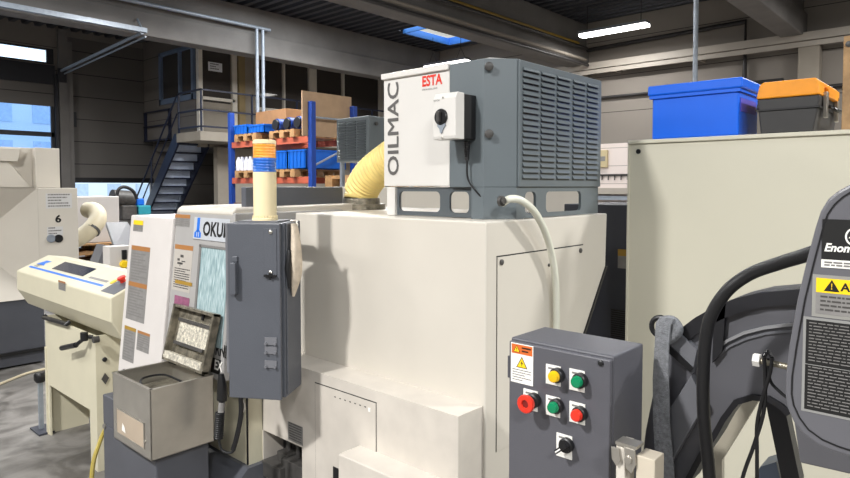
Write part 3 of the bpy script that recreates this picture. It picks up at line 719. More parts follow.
# leather glove hanging at the cabinet side
o = fcb.p(W + .02, 0, -DEP * .35); g = Fr((o.x, o.y, 0), -cn, (0, 0, 1), cu)
zt = CZ1 + .015
def dz(py): return A(290, py, D=DC).z
gp = [(224, -.010, .012, .02), (232, -.020, .016, .028), (246, -.028, .020, .034), (262, -.028, .022, .038), (275, -.024, .022, .036), (285, -.016, .016, .026), (293, -.006, .010, .014), (298, 0, .006, .004)]
m = MB(); seg = 14; i0 = len(m.v)
for (py, a, th, wd_) in gp:
    for q in range(seg):
        w = 2 * math.pi * q / seg
        m.v.append(g.p(wd_ * math.cos(w) * (1 + .12 * math.sin(3 * w + py)) - .0, dz(py), th * (1 + math.sin(w)) + .002))
for r_ in range(len(gp) - 1):
    for q in range(seg):
        m.f.append((i0 + r_ * seg + q, i0 + r_ * seg + (q + 1) % seg, i0 + (r_ + 1) * seg + (q + 1) % seg, i0 + (r_ + 1) * seg + q)); m.m.append(0)
m.f.append(tuple(i0 + q for q in range(seg))); m.m.append(0)
gl = thing('leather_glove', g.p(0, dz(298), .01), 'soiled pale work glove hung on the side of grey swing cabinet', 'glove')
BASE[gl.name] = g.p(0, dz(298), .01)
ob = m.build('glove_body', rag_m, gl, smooth=True); sd = ob.modifiers.new('sub', 'SUBSURF'); sd.levels = 1; sd.render_levels = 2
m = MB(); m.tube([g.p(-.03, dz(250), .004), g.p(-.045, dz(268), .004), g.p(-.035, dz(288), .006)], [.008, .013, .004], 10); m.build('cuff_lining', black, gl, smooth=True)
MB().tube([g.p(0, dz(226), .03), g.p(0, dz(221), .024), g.p(0, dz(221), .0)], .005, 8).build('hook', steel, gl, smooth=True)
# hand pendant with coiled cable below the cabinet
hb = A(219, 404, D=2.72)
hp_ = thing('hand_pendant', (hb.x, hb.y, .55), 'black hand pendant with curly cord hanging under the grey swing cabinet', 'remote control')
BASE[hp_.name] = Vector((hb.x, hb.y, .55))
P = lambda x, y, d=2.72: A(x, y, D=d)
MB().tube([P(221, 374), P(222, 385), P(222, 400), P(220.5, 402)], [.012, .02, .022, .012], 12).build('grip', black, hp_, smooth=True)
mm_ = MB(); q = P(221, 407); mm_.cyl(P(222, 402), P(221, 412), .014); mm_.build('pale_collar', labelgrey, hp_, smooth=True)
coil = []
a, b = P(220, 412), P(218.5, 438)
for k_ in range(121):
    t = k_ / 120; w = t * 2 * math.pi * 13; c = a.lerp(b, t); coil.append(c + rt * (.017 * math.cos(w)) + fh * (.017 * math.sin(w)))
MB().tube(coil, .0045, 6).build('coiled_cord', black, hp_, smooth=True)
MB().tube(spline([P(218.5, 438), P(222, 450), P(232, 452), P(237, 440), P(241, 420), P(242, 398)], 8), .006, 8).build('cord', black, hp_, smooth=True)
MB().tube(spline([P(240, 404), P(241, 410), P(243, 412), P(245, 406), P(243, 399)], 6), .004, 8).build('cord_hook', steel, hp_, smooth=True)
MB().tube(spline([P(241, 398), P(241, 415), P(237, 436), P(233, 450)], 6), .011, 10).build('cable_sleeve', black, hp_, smooth=True)

# ====================================================== OIL MIST EXTRACTOR
ex = thing('mist_extractor', (2.35, 1.75, HT), 'large white and grey mist extractor standing on the lathe', 'air filter')
EX0, EY0, EZ0, EZ1 = 1.965, 1.385, 1.745, 2.24
EX1 = A(600, 120, Y=EY0).x; YL = A(383, 100, X=EX0).y; YM = A(449, 100, X=EX0).y; YC = A(484, 100, X=EX0).y; XC = EX0 + (YC - EY0)
MB().box(EX0 + .004, EX1 - .2, YM, YL, EZ0 + .004, EZ1 - .01).build('front_cover', extr_white, ex, bevel=.004)
MB().box(EX0 - .008, EX1 - .2, YM, YL + .006, EZ1 - .022, EZ1 + .004).build('lid', extr_white, ex, bevel=.004)
MB().prism(ZUP, [(EX0, YM - .003), (EX0, YC), (XC, EY0), (EX1, EY0), (EX1, YL), (EX1 - .19, YL), (EX1 - .19, YM - .003)], EZ0, EZ1).build('housing', extr_grey, ex, bevel=.003)
MB().prism(ZUP, [(EX0 + .02, YM - .01), (EX0 + .02, YC - .01), (XC + .01, EY0 + .03), (EX1 - .02, EY0 + .03), (EX1 - .02, YM)], EZ1, EZ1 + .004).build('top_sheet', extr_white, ex)
# louvred side
lv = MB().box(XC + .006, EX1 - .004, EY0 - .008, EY0, EZ0 + .002, EZ1 - .004).build('louvre_panel', extr_grey, ex, bevel=.002)
fl_ = FY(EY0 - .008)
m = MB(); cols = [(523, 539), (541, 555), (557, 570), (573, 585), (587, 598)]
for x0, x1 in cols:
    u0, u1 = fl_.px(x0 - .5, 120)[0], fl_.px(x1 - .5, 120)[0]
    for r_ in range(19):
        v = EZ0 + .035 + r_ * .0232
        m.prism(Fr(fl_.p(u0, v, 0), (0, -1, 0), (0, 0, 1), (1, 0, 0)), [(0, .003), (.009, 0.0), (.009, .003), (.002, .013), (0, .014)], 0, u1 - u0)
m.build('louvres', extr_grey, lv)
m = MB()
for x0, x1 in cols:
    u0, u1 = fl_.px(x0 - .5, 120)[0], fl_.px(x1 - .5, 120)[0]
    for r_ in range(19):
        v = EZ0 + .035 + r_ * .0232; m.ob(fl_, u0 + .002, u1 - .002, v - .0045, v + .002, .0002, .001)
m.build('louvre_slots', black, lv)
# corner knobs
cnr = Vector((-1, -1, 0)).normalized()
for py in (67, 134):
    q = AP(488.5, py, (EX0, YC, 0), cnr); MB().rev(q, cnr, [(0, .009), (.008, .009), (.009, .017), (.018, .017), (.021, .012), (.021, 0)], 18).build('corner_knob', motor, ex, smooth=True)
# feet / base frame
zb, zt_ = HT + .001, EZ0
MB().box(EX0 + .004, EX0 + .05, YL - .068, YL - .018, zb, zt_).build('leg', extr_white, ex, bevel=.003)
def foot_frame(fr, u0, u1, holes, name, m_):
    mb = MB(); z0, z1 = zb + .002, zt_; edges = [u0] + [e for h in holes for e in h] + [u1]
    for k in range(0, len(edges), 2): mb.ob(fr, edges[k], edges[k + 1], z0, z1, -.012, 0)
    for a, b in holes:
        mb.ob(fr, a, b, z1 - .018, z1, -.012, 0); mb.ob(fr, a, b, z0, z0 + .018, -.012, 0)
        r = .022
        for (cu_, s) in ((a, 1), (b, -1)):
            for (cv, t) in ((z0 + .018, 1), (z1 - .018, -1)):
                mb.prism(fr, [(cu_, cv)] + [(cu_ + s * (r - r * math.sin(math.radians(w))), cv + t * (r - r * math.cos(math.radians(w)))) for w in range(0, 91, 18)], -.012, 0)
    return mb.build(name, m_, ex)
f1 = FX(EX0 + .02)
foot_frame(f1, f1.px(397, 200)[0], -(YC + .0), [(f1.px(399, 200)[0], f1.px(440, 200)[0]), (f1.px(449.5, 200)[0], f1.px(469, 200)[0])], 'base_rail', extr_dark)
MB().prism(ZUP, [(EX0, YC + .06), (EX0, YC), (XC, EY0), (XC + .05, EY0), (XC + .05, EY0 + .01), (XC + .005, EY0 + .01), (EX0 + .01, YC + .005), (EX0 + .01, YC + .06)], zb, zt_).build('corner_post', extr_grey, ex)
f2 = FY(EY0 + .0)
foot_frame(f2, XC + .05, EX1 - .012, [(f2.px(525, 200)[0], f2.px(536, 200)[0]), (f2.px(546, 200)[0], f2.px(581, 200)[0])], 'base_rail', extr_grey)
MB().box(EX1 - .06, EX1 - .02, YL - .08, YL - .03, zb, zt_).build('leg', extr_grey, ex)
# motor starter box
SX = EX0; fs = FX(SX); BK = .075
u0, u1 = fs.px(432, 114)[0], fs.px(454, 114)[0]; vt, vb = fs.px(432, 96)[1], fs.px(432, 141)[1]
dp = .128; o1 = A(454, 110, X=SX - dp).y; fsx = FX(SX - dp)
u0, vt = fsx.px(433, 94); vb = fsx.px(433, 140)[1]; u1 = fsx.px(455.5, 140)[0]
sbx = MB().ob(fs, u0 + .002, u1 - .002, vb + .003, vt - .003, 0, BK).build('starter_box', black, ex, bevel=.003, label='white motor starter box with black knob and rear half')
MB().prism(Fr((SX, 0, 0), (-1, 0, 0), (0, 0, 1), (0, -1, 0)), [(BK, vb), (dp - .004, vb), (dp, vb + .012), (dp, vt - .022), (dp - .012, vt), (BK, vt)], u0, u1).build('front_cover', extr_white, sbx, bevel=.003)
kc = fsx.px(441.5, 117)
MB().rev(fsx.p(kc[0], kc[1], .0), (-1, 0, 0), [(0, .031), (.006, .031), (.01, .027), (.01, 0)], 28).build('rotary_dial', black, sbx, smooth=True)
m = MB(); m.ob(fsx, kc[0] - .007, kc[0] + .007, kc[1] - .021, kc[1] + .021, .01, .026); m.build('knob_grip', motor, sbx, bevel=.003)
m = MB(); m.prism(fsx, [(kc[0] - .016, kc[1] - .026), (kc[0] + .022, kc[1] - .026), (kc[0] + .022, kc[1] - .033), (kc[0] + .010, kc[1] - .048), (kc[0] + .004, kc[1] - .062), (kc[0] - .002, kc[1] - .062), (kc[0] - .006, kc[1] - .045), (kc[0] - .016, kc[1] - .036)], .001, .006); m.build('padlock_tab', galv, sbx)
MB().text(fsx, u0 + .004, vt - .03, 'EATON', .009, .001, 0, bold=.02).build('maker_mark', inkgrey, sbx)
screw(fsx.p((u0 + u1) / 2 - .005, vt - .018, .0), (-1, 0, 0), .004, sbx)
screw(fsx.p((u0 + u1) / 2 - .008, vb + .008, .0), (-1, 0, 0), .004, sbx)
qx = SX - .02; q0 = (qx, A(467, 145, X=qx).y, A(467, 141, X=qx).z); cz = lambda y: A(467, y, X=qx).z
pr = []
for k in range(9): pr += [(q0[0], q0[1], q0[2] - k * .008), ]
m = MB(); m.tube([(q0[0], q0[1], q0[2] - k * .0045) for k in range(18)], [(.014 if k % 2 else .011) * (1 - k * .018) for k in range(18)], 12); m.build('cable_boot', black, sbx, smooth=True)
m = MB(); m.tube(spline([(qx, q0[1], q0[2] - .07), (qx, q0[1] - .004, cz(178)), (SX - .006, q0[1] - .03, cz(190)), (SX + .01, q0[1] - .06, cz(198)), (SX + .03, q0[1] - .03, zt_ + .01)], 6), .004, 8); m.build('cable', black, sbx, smooth=True)
# lettering
fo = FX(EX0 + .0035); m = MB()
a = fo.px(398.5, 176); b = fo.px(398, 80); s_ = fo.px(387.5, 176)
cap = abs(a[0] - s_[0])
size = cap / .727
for iq, (du, dv) in enumerate(((0, 0), (.016, 0), (-.016, 0), (0, .02), (0, -.02), (.012, .014), (-.012, -.014), (.012, -.014), (-.012, .014))):
    m.text(fo, a[0] + du * size, a[1] + dv * size, 'OILMAC', size, .001 + iq * .00006, 0, wide=abs(b[1] - a[1]) / (size * 3.76), rot=math.pi / 2)
m.build('side_lettering', mat('lettering grey', (92, 90, 88), .5, var=0), ex)
m = MB(); a = fo.px(422, 86.5); b = fo.px(445, 86); v1 = fo.px(422, 75.5)[1]
sz = (v1 - a[1]) / .727
m.text(fo, a[0], a[1] + .0, 'ESTA', sz * .94, .001, 0, bold=.03, wide=abs(b[0] - a[0]) / (sz * 2.4))
m.text(fo, a[0], a[1] - .018, 'www.esta.com', .0145, .001, 1, wide=1.0)
m.build('brand_mark', [red, inkgrey], ex)
m = MB(); u, v = fo.px(411, 187)
# yellow corrugated duct
path = spline([(2.40, 2.66, HT + .065), (2.40, 2.655, 1.73), (2.385, 2.55, 1.82), (2.36, 2.32, 1.92), (2.32, 2.12, 1.98), (2.31, YL + .012, 1.99)], 12)
L = [0]
for k in range(1, len(path)): L.append(L[-1] + (path[k] - path[k - 1]).length)
n = 312; pts = []; rs = []; j = 0
for k in range(n + 1):
    s_ = L[-1] * k / n
    while j < len(L) - 2 and L[j + 1] < s_: j += 1
    t = (s_ - L[j]) / max(1e-9, L[j + 1] - L[j]); pts.append(path[j].lerp(path[j + 1], t))
    rs.append(.086 + .013 * abs(math.sin(math.pi * k / n * 26)) ** .7)
tag(MB().tube(pts, rs, 28).build('corrugated_duct', hose_y, smooth=True), 'yellow corrugated suction duct rising into the mist extractor', 'hose')
# drain hose
hw = [A(503, 203, Y=1.40), A(510, 199, Y=1.35), A(522, 201, Y=1.32), A(536, 214, Y=1.31), A(548, 240, Y=1.32), A(555, 275, Y=1.335), A(556.5, 315, Y=1.34), A(556, 360, Y=1.34)]
hw.append(Vector((hw[-1].x, 1.335, .35)))
dh = tag(MB().tube(spline(hw, 8), .0145, 14).build('drain_hose', hose_w, smooth=True), 'milky drain hose hanging down beside the lathe side hatch', 'hose')
MB().tube([hw[0] + Vector((-.02, .03, .0)), hw[0], hw[1]], .017, 12).build('hose_fitting', steel, dh, smooth=True) if False else None
fit = MB().rev(A(500, 201, Y=1.375), (0, -1, 0), [(0, .02), (.012, .02), (.012, .013), (.02, .013)], 16).build('drain_fitting', motor, ex, smooth=True)

# ============================================================ PUSHBUTTON BOX
BX, BY0, BY1, BZ0, BZ1, BXD = 1.2, .575, .829, .93, 1.40, 1.358
pb = thing('pushbutton_box', (1.28, .70, 0), 'dark grey pushbutton control box with red emergency stop', 'control box')
MB().box(BX + .012, BXD, BY0, BY1, BZ0, BZ1).build('enclosure', boxgrey, pb, bevel=.004)
bd = MB().box(BX, BX + .011, BY0 + .002, BY1 - .003, BZ0 + .004, BZ1 - .006).build('door', boxgrey, pb, bevel=.003)
for z in (.99, 1.33): MB().cyl((BX + .01, BY1 + .003, z - .025), (BX + .01, BY1 + .003, z + .025), .004, seg=10).build('hinge', boxgrey, bd)
MB().box(1.27, 1.33, .66, .74, 0, BZ0).build('stand_post', boxgrey, pb)
fb = FX(BX)
screw(fb.p(*fb.px(601, 363)), (-1, 0, 0), .006, bd, black)
plate_t = .0025
def pplate(x0, y0, x1, y1, seed):
    u0, v1 = fb.px(x0, y0); u1 = fb.px(x1, y0 + 2)[0]; v0 = fb.px(x0, y1)[1]
    m = MB(); m.ob(fb, u0, u1, v0, v1, .0004, plate_t, 0); lines(m, fb, u0 + .006, u1 - .006, v1 - .012, v1 - .004, 1, 1, plate_t, plate_t + .0004, seed, fill=.5)
    return m
def button(px, py, r, m_, lab, plate, seed, nm='pushbutton', txt=None):
    b = pplate(*plate, seed).build('legend_plate', [white, inkgrey], bd)
    proud = .028; c = A(px, py, X=BX - proud)
    MB().rev((BX - plate_t, c.y, c.z), (-1, 0, 0), [(0, r * 1.28), (.012, r * 1.28), (.014, r * 1.1), (proud - .012, r * 1.08)], 24).build('bezel', black, b, smooth=True)
    return MB().rev((BX - plate_t, c.y, c.z), (-1, 0, 0), [(.008, r), (proud - .006, r), (proud - .002, r * .86), (proud - .001, r * .5), (proud - .001, 0)], 24).build(nm, m_, b, smooth=True, label=lab)
button(552.3, 377.4, .0125, yellow_b, 'yellow push button', (546.5, 363.5, 561, 383), 1)
button(575.3, 382.7, .0125, green_b, 'upper green push button', (570, 368, 585, 389), 2)
button(551.5, 408.4, .0125, green_b, 'lower green push button', (546.5, 394.5, 560.5, 414), 3)
button(575.0, 416.3, .0125, red, 'red push button', (570, 400.5, 585.5, 421), 4)
b = pplate(524, 388, 538, 408, 5).build('legend_plate', [white, inkgrey], bd)
c = A(524.3, 404.6, X=BX - .045)
MB().rev((BX - plate_t, c.y, c.z), (-1, 0, 0), [(0, .0165), (.014, .0165), (.016, .013), (.026, .013)], 24).build('bezel', black, b, smooth=True)
es = MB().rev((BX - plate_t, c.y, c.z), (-1, 0, 0), [(.024, .013), (.028, .0175), (.036, .0205), (.041, .0195), (.0425, .016), (.041, .009), (.038, .0085)], 28).build('emergency_stop', red, b, smooth=True, label='red emergency stop mushroom button')
MB().rev((BX - .04, c.y, c.z), (-1, 0, 0), [(0, .008), (.0008, .008), (.0008, 0)], 18).build('stop_centre', mat('dark red', (120, 24, 18), .5, var=0), es)
b = pplate(557, 432, 572.5, 455, 6).build('legend_plate', [white, inkgrey], bd)
c = A(563.5, 447, X=BX - .02)
MB().rev((BX - plate_t, c.y, c.z), (-1, 0, 0), [(0, .016), (.01, .016), (.012, .013), (.016, .013), (.016, 0)], 24).build('bezel', black, b, smooth=True)
ks = Fr((BX - .018, c.y, c.z), Vector((0, -.75, .66)), Vector((0, .66, .75)), (-1, 0, 0))
m = MB(); m.ob(ks, -.017, .014, -.0045, .0045, 0, .014, 0); m.ob(ks, -.017, -.002, -.0015, .0015, .014, .0145, 1); m.build('selector_knob', [black, white], b, label='black selector knob with white pointer')
# shock warning label
u0, v1 = fb.px(511.3, 342); u1 = fb.px(533.5, 345)[0]; v0 = fb.px(511.5, 381)[1]
m = MB(); m.ob(fb, u0, u1, v0, v1, .0004, .001, 0); hh = v1 - v0; ww = u1 - u0
m.ob(fb, u0 + .002, u1 - .002, v1 - hh * .26, v1 - .002, .001, .0013, 1)
def warn_tri(m, fr, cu, cv, s, n, mt, mk, bolt=True):
    m.prism(fr, [(cu - s * .62, cv - s * .5), (cu + s * .62, cv - s * .5), (cu, cv + s * .58)], n, n + .0002, mk)
    m.prism(fr, [(cu - s * .50, cv - s * .43), (cu + s * .50, cv - s * .43), (cu, cv + s * .44)], n + .0003, n + .0004, mt)
    if bolt: m.prism(fr, [(cu + s * .06, cv + s * .24), (cu - s * .14, cv - s * .1), (cu - s * .01, cv - s * .08), (cu - s * .06, cv - s * .36), (cu + s * .14, cv + s * .0), (cu + s * .02, cv - s * .0)], n + .0005, n + .0006, mk)
    else:
        m.prism(fr, [(cu - s * .07, cv + s * .2), (cu + s * .07, cv + s * .2), (cu + s * .03, cv - s * .15), (cu - s * .03, cv - s * .15)], n + .0005, n + .0006, mk); m.ob(fr, cu - s * .05, cu + s * .05, cv - s * .34, cv - s * .23, n + .0005, n + .0006, mk)
warn_tri(m, fb, u0 + ww * .27, v1 - hh * .14, hh * .16, .0014, 2, 3, False)
lines(m, fb, u0 + ww * .5, u1 - ww * .1, v1 - hh * .22, v1 - hh * .06, 2, 3, .0014, .0017, 3)
warn_tri(m, fb, u0 + ww * .5, v0 + hh * .53, hh * .27, .0011, 2, 3)
lines(m, fb, u0 + ww * .08, u1 - ww * .08, v0 + hh * .04, v0 + hh * .36, 5, 4, .001, .0014, 8, fill=.35)
m.build('shock_warning_label', [white, orange_p, yellow, ink, inkgrey], bd)
# bracket with toggle latch
lb = thing('latch_post', A(645, 470, X=1.15) * 1.0, 'pale metal post with steel toggle latch right of the pushbutton box', 'post')
ly0, ly1 = A(664, 460, X=1.15).y, A(612, 452, X=1.15).y
lb.location = (1.175, (ly0 + ly1) / 2, 0); BASE[lb.name] = Vector(lb.location)
lz = A(637, 455, X=1.15).z
MB().box(1.15, 1.195, A(655, 463, X=1.15).y, A(636, 455, X=1.15).y, 0, lz).build('post', mat('beige bar', (200, 190, 172), .4), lb, bevel=.002)
MB().box(1.15, 1.195, A(625, 452, X=1.15).y, A(616, 450, X=1.15).y, 0, lz + .012).build('back_bar', ivory, lb, bevel=.002)
fz = FX(1.15)
m = MB(); u, v = fz.px(631, 457)
m.prism(fz, [(u - .012, v + .018), (u + .010, v + .018), (u + .012, v - .01), (u + .004, v - .03), (u - .008, v - .022)], .002, .006); m.build('latch_plate', steel, lb, bevel=.001)
m = MB(); m.rev(fz.p(u - .002, v - .004, .006), (-1, 0, 0), [(0, .008), (.005, .007), (.005, 0)], 14); m.build('latch_pivot', steel, lb, smooth=True)
m = MB(); m.ob(fz, u - .03, u + .012, v + .018, v + .024, -.03, .004); m.build('latch_strap', steel, lb)
m = MB(); m.prism(fz, [(u - .038, v + .012), (u - .022, v + .012), (u - .018, v - .01), (u - .027, v - .024), (u - .036, v - .012)], .002, .007); m.build('latch_hook', steel, lb, bevel=.001)

# ================================================= RIGHT MACHINE AND CONVEYOR
PX_ = 3.0
rm = thing('machining_centre', (3.6, .2, 0), 'large ivory machine cabinet at the right carrying blue crate and toolbox', 'machine')
pl_, pt_ = A(629.5, 142, X=PX_), 1.968
MB().box(PX_, 4.1, -2.2, pl_.y, .1, pt_).build('side_panel', panel_m, rm, bevel=.004)
MB().box(PX_ - .012, PX_ + .05, -2.2, pl_.y + .004, pt_ - .012, pt_ + .006).build('top_flange', panel_m, rm, bevel=.003)
MB().box(PX_ + .1, 4.0, -2.1, pl_.y - .05, 0, .1).build('plinth', basegrey, rm)
MB().box(PX_ - .006, PX_ + .01, pl_.y - .003, pl_.y + .006, .1, pt_).build('edge_strip', panel_m, rm)
c = A(638.5, 151.5, X=PX_); MB().rev((PX_, c.y, c.z), (-1, 0, 0), [(0, .012), (.003, .012), (.004, .006), (.002, 0)], 14).build('bolt_hole', black, rm, smooth=True)
# dark cabinet between the two machines
dk = thing('dark_cabinet', (3.6, 1.8, 0), 'dark navy control cabinet in the gap between the two machines', 'cabinet')
dy0, dy1 = pl_.y + .06, A(603, 260, X=3.3).y
MB().box(3.3, 3.9, dy0, dy1 + .25, 0, A(617, 205, X=3.3).z).build('body', darkcab, dk, bevel=.005)
fk = FX(3.3); u0, v1 = fk.px(618, 249); v0 = fk.px(618, 268)[1]
m = MB(); m.ob(fk, u0, u0 + .06, v0, v1, .0005, .001, 0); m.ob(fk, u0, u0 + .06, v1 - (v1 - v0) * .35, v1, .0012, .0015, 1); m.build('warning_label', [labelgrey, ochre], dk)
m = MB(); u, v = fk.px(620, 310)
for k in range(14): m.ob(fk, u - .05, u + .08, v - k * .012 - .006, v - k * .012, .0005, .006)
m.build('vent_slats', black, dk)
# blue crate
ZT = pt_ + .007
b0, b1 = A(652, 120, X=3.03).y, A(738.5, 120, X=3.03).y; bzt = A(650, 86.5, X=3.02).z
bxn = thing('blue_crate', (3.2, (b0 + b1) / 2, ZT), 'bright blue lidded plastic crate on top of the ivory cabinet', 'crate')
CD = .30
MB().prism(Fr((0, 0, ZT), (1, 0, 0), (0, 1, 0), (0, 0, 1)), [(3.03, b1), (3.03 + CD, b1), (3.03 + CD, b0), (3.03, b0)], 0, bzt - ZT - .03).build('body', bluebox, bxn, bevel=.008)
MB().box(3.013, 3.03 + CD + .018, b1 - .018, b0 + .018, bzt - .048, bzt).build('lid', bluebox, bxn, bevel=.008)
MB().box(3.02, 3.03 + CD + .01, b1 - .008, b0 + .01, bzt - .062, bzt - .048).build('rim', bluebox, bxn)
MB().box(3.03 + .02, 3.03 + .26, b1 - .003, b1 + .001, ZT + .11, ZT + .17).build('sticker', mat('faded mauve sticker', (90, 84, 190), .5), bxn)
q = A(690, 80, X=3.1); tag(MB().rev((3.12, q.y, bzt + .0005), (0, 0, 1), [(0, .02), (.008, .022), (.014, .012), (.016, 0)], 14).build('white_round_thing', white, smooth=True), 'small white round object lying on the blue crate lid', 'small object')  # unidentified white thing, modelled as a low round disc
# toolbox
t0, t1 = A(758, 110, X=3.05).y, A(818, 110, X=3.05).y
tb = thing('toolbox', (3.15, (t0 + t1) / 2, ZT), 'charcoal toolbox with orange lid beside the blue crate', 'toolbox')
zl = A(790, 97, X=3.05).z; zt2 = A(790, 80, X=3.05).z; D2_ = .42
ft = FX(3.05)
MB().prism(Fr((3.05, 0, 0), (0, 1, 0), (0, 0, 1), (1, 0, 0)), [(t1 + .016, ZT), (t0 - .012, ZT), (t0 + .0, zl - .045), (t0 + .005, zl), (t1 - .005, zl), (t1, zl - .045)], 0, D2_).build('body', toolblack, tb, bevel=.006)
MB().box(3.044, 3.05 + D2_ + .006, t1 - .006, t0 + .008, zl - .052, zl - .044).build('waist_band', black, tb)
lid = MB().prism(Fr((3.045, 0, 0), (0, 1, 0), (0, 0, 1), (1, 0, 0)), [(t1 - .008, zl + .001), (t0 + .008, zl + .001), (t0 - .004, zt2 - .012), (t0 - .018, zt2), (t1 + .012, zt2), (t1, zt2 - .012)], 0, D2_ + .01).build('lid', orangelid, tb, bevel=.006)
MB().box(3.05 + .10, 3.05 + D2_ - .08, t1 - .02, t1 - .006, zl - .0, zl + .045).build('lid_rib', orangelid, lid, bevel=.004)
for xx in (3.12, 3.36):
    MB().box(xx, xx + .035, t1 - .02, t1 - .004, zl - .09, zl + .02).build('latch', steel, tb, bevel=.003)
MB().tube(spline([(3.16, t1 - .005, zl - .03), (3.16, t1 - .05, zl - .06), (3.36, t1 - .05, zl - .06), (3.36, t1 - .005, zl - .03)], 6), .008, 8).build('carry_handle', black, tb, smooth=True)
MB().cyl((3.1, t0 + .0, zl - .03), (3.1, t0 + .014, zl - .03), .016).build('hinge', black, tb)
# plank at frame edge
q0, q1 = A(842, 100, X=3.05).y, A(842, 100, X=3.05).y - .25
pk = thing('wooden_board', (3.2, q1, ZT), 'weathered brown wooden board standing right of the toolbox', 'board')
zz = A(845, 36, X=3.05).z
MB().box(3.05, 3.09, q1, q0, ZT, zz).build('plank', plank, pk, bevel=.003)
MB().rev((3.05, A(849, 44, X=3.05).y, A(849, 44, X=3.05).z), (-1, 0, 0), [(0, .012), (.004, .012), (.006, .006), (.006, 0)], 14).build('bolt', motor, pk, smooth=True)

cv = thing('chip_conveyor', (1.5, .2, 0), 'grey chip conveyor with curved casing and rounded sign cover', 'conveyor')
CXP = 1.45
fv = FX(CXP)
V = lambda x, y: fv.px(x, y)
outer = [V(*q) for q in ((640, 478), (646, 430), (656, 380), (668, 348), (681.4, 328.5), (696.5, 317), (716, 306), (738, 297.5), (762, 291.7), (800, 288.5), (850, 287), (900, 290))]
inner = [V(*q) for q in ((900, 470), (850, 470), (812, 440), (792, 412), (784, 404), (770, 395.5), (752, 394), (735, 399), (722, 416), (712, 434), (700, 452), (686, 478))]
low = [V(640, 560), ]; 
poly = [V(640, 600)] + outer + inner + [V(686, 600)]
MB().prism(fv, poly, -.03, 0).build('casing_plate', convgrey, cv)
# rim strip (flange of the casing)
def strip(fr, pts, n0, n1, t, m_, nm, par):
    mb = MB(); q = [Vector(p) for p in pts]; off = []
    for k in range(len(q)):
        d = (q[min(k + 1, len(q) - 1)] - q[max(k - 1, 0)]).normalized(); off.append(q[k] + Vector((-d.y, d.x)) * t)
    mb.prism(fr, [tuple(p) for p in q] + [tuple(p) for p in off[::-1]], n0, n1)
    return mb.build(nm, m_, par)
strip(fv, outer[3:], -.10, .012, -.03, convdark, 'rim_flange', cv)
strip(fv, inner[3:], -.06, .008, .012, convdark, 'arch_flange', cv)
arcp = [V(*q) for q in ((716, 352), (728, 342), (745, 334), (765, 329), (790, 326), (820, 325))]
strip(fv, arcp, 0, .006, .006, mat('pale edge', (150, 150, 152), .4), 'guide_arc', cv)
arcp2 = [V(*q) for q in ((718, 357), (730, 347), (747, 339.5), (766, 334.5), (790, 332), (820, 331))]
strip(fv, arcp2, 0, .004, .004, midgrey, 'guide_arc', cv)
# ribs and brace plates
MB().prism(fv, [V(667, 342), V(679, 329), V(700, 348), V(695, 372)], 0, .02).build('brace_plate', midgrey, cv)
MB().prism(fv, [V(695, 373), V(709, 401), V(672, 465), V(660, 470), V(670, 412)], 0, .025).build('brace_plate', midgrey, cv, bevel=.002)
MB().prism(fv, [V(666, 345), V(694, 370), V(697, 366), V(672, 342)], .02, .024).build('brace_edge', black, cv)
MB().prism(fv, [V(716, 300), V(728, 296), V(724, 350), V(714, 362)], 0, .012).build('rib', convdark, cv)
# inner back ramp seen through the arch
fi = FX(CXP + .25)
MB().prism(fi, [fi.px(*q) for q in ((712, 445), (748, 392), (764, 392), (722, 460), (722, 478), (722, 560), (705, 560), (705, 460))], -.02, .0).build('ramp_sheet', mat('beige grey sheet', (168, 162, 146), .45), cv)
MB().prism(fi, [fi.px(*q) for q in ((766, 392), (786, 402), (802, 478), (806, 560), (786, 560), (784, 478))], -.02, 0.02).build('side_plate', convdark, cv)
MB().prism(fi, [fi.px(*q) for q in ((755, 478), (760, 467), (776, 462), (780, 478), (780, 560), (755, 560))], -.08, .0).build('guide_block', mat('slate blue block', (98, 110, 128), .4), cv)
# sign plate: raised cover with rounded top and bottom
SXP = 1.1; fp = FX(SXP)
Q = lambda x, y: fp.px(x, y)
left = [(906, 180), (878, 178), (862, 180), (850, 184.5), (838, 191), (828, 199), (820.5, 211), (815, 228), (806, 262), (797, 300), (789, 345), (785.5, 375), (785, 395), (787, 408), (793, 422), (803, 435), (818, 446), (835, 453), (852, 458), (880, 462), (906, 462)]
pts = [Q(*q) for q in left]
cxm = Q(906, 300)[0]
full = pts + [(2 * cxm - u, v) for u, v in pts[::-1][1:-1]]
sp_ = MB().prism(fp, full, -.05, 0).build('sign_cover', convgrey, cv, bevel=.004)
m = MB()
ins = [(906, 186), (878, 184), (864, 186), (853, 190), (843, 196), (834, 204), (827, 214), (822, 229), (813, 263), (804, 301), (796, 346), (791.5, 376), (791, 394), (793, 405), (799, 418), (808, 430), (822, 440), (838, 447), (854, 452), (880, 456), (906, 456)]
ip = [Q(*q) for q in ins]
for k in range(len(ip) - 1):
    a, b = Vector(ip[k]), Vector(ip[k + 1]); d = (b - a).normalized(); nn = Vector((-d.y, d.x)) * .0022
    m.prism(fp, [tuple(a), tuple(b), tuple(b + nn), tuple(a + nn)], .0003, .0012)
m.build('seam_line', black, sp_)
MB().box(SXP + .05, CXP - .002, Q(868, 300)[0] * -1 - .12, Q(868, 300)[0] * -1 + .04, Q(850, 430)[1], Q(850, 260)[1]).build('drive_housing', convgrey, cv)
MB().prism(FX(SXP + .16), [FX(SXP + .16).px(*q) for q in ((790, 395), (860, 420), (920, 430), (920, 480), (848, 474), (800, 463))], -.1, 0).build('lower_cover', convgrey, cv, bevel=.003)
MB().box(CXP + .02, CXP + .3, -.25, .1, 0, .95).build('support_leg', convgrey, cv)
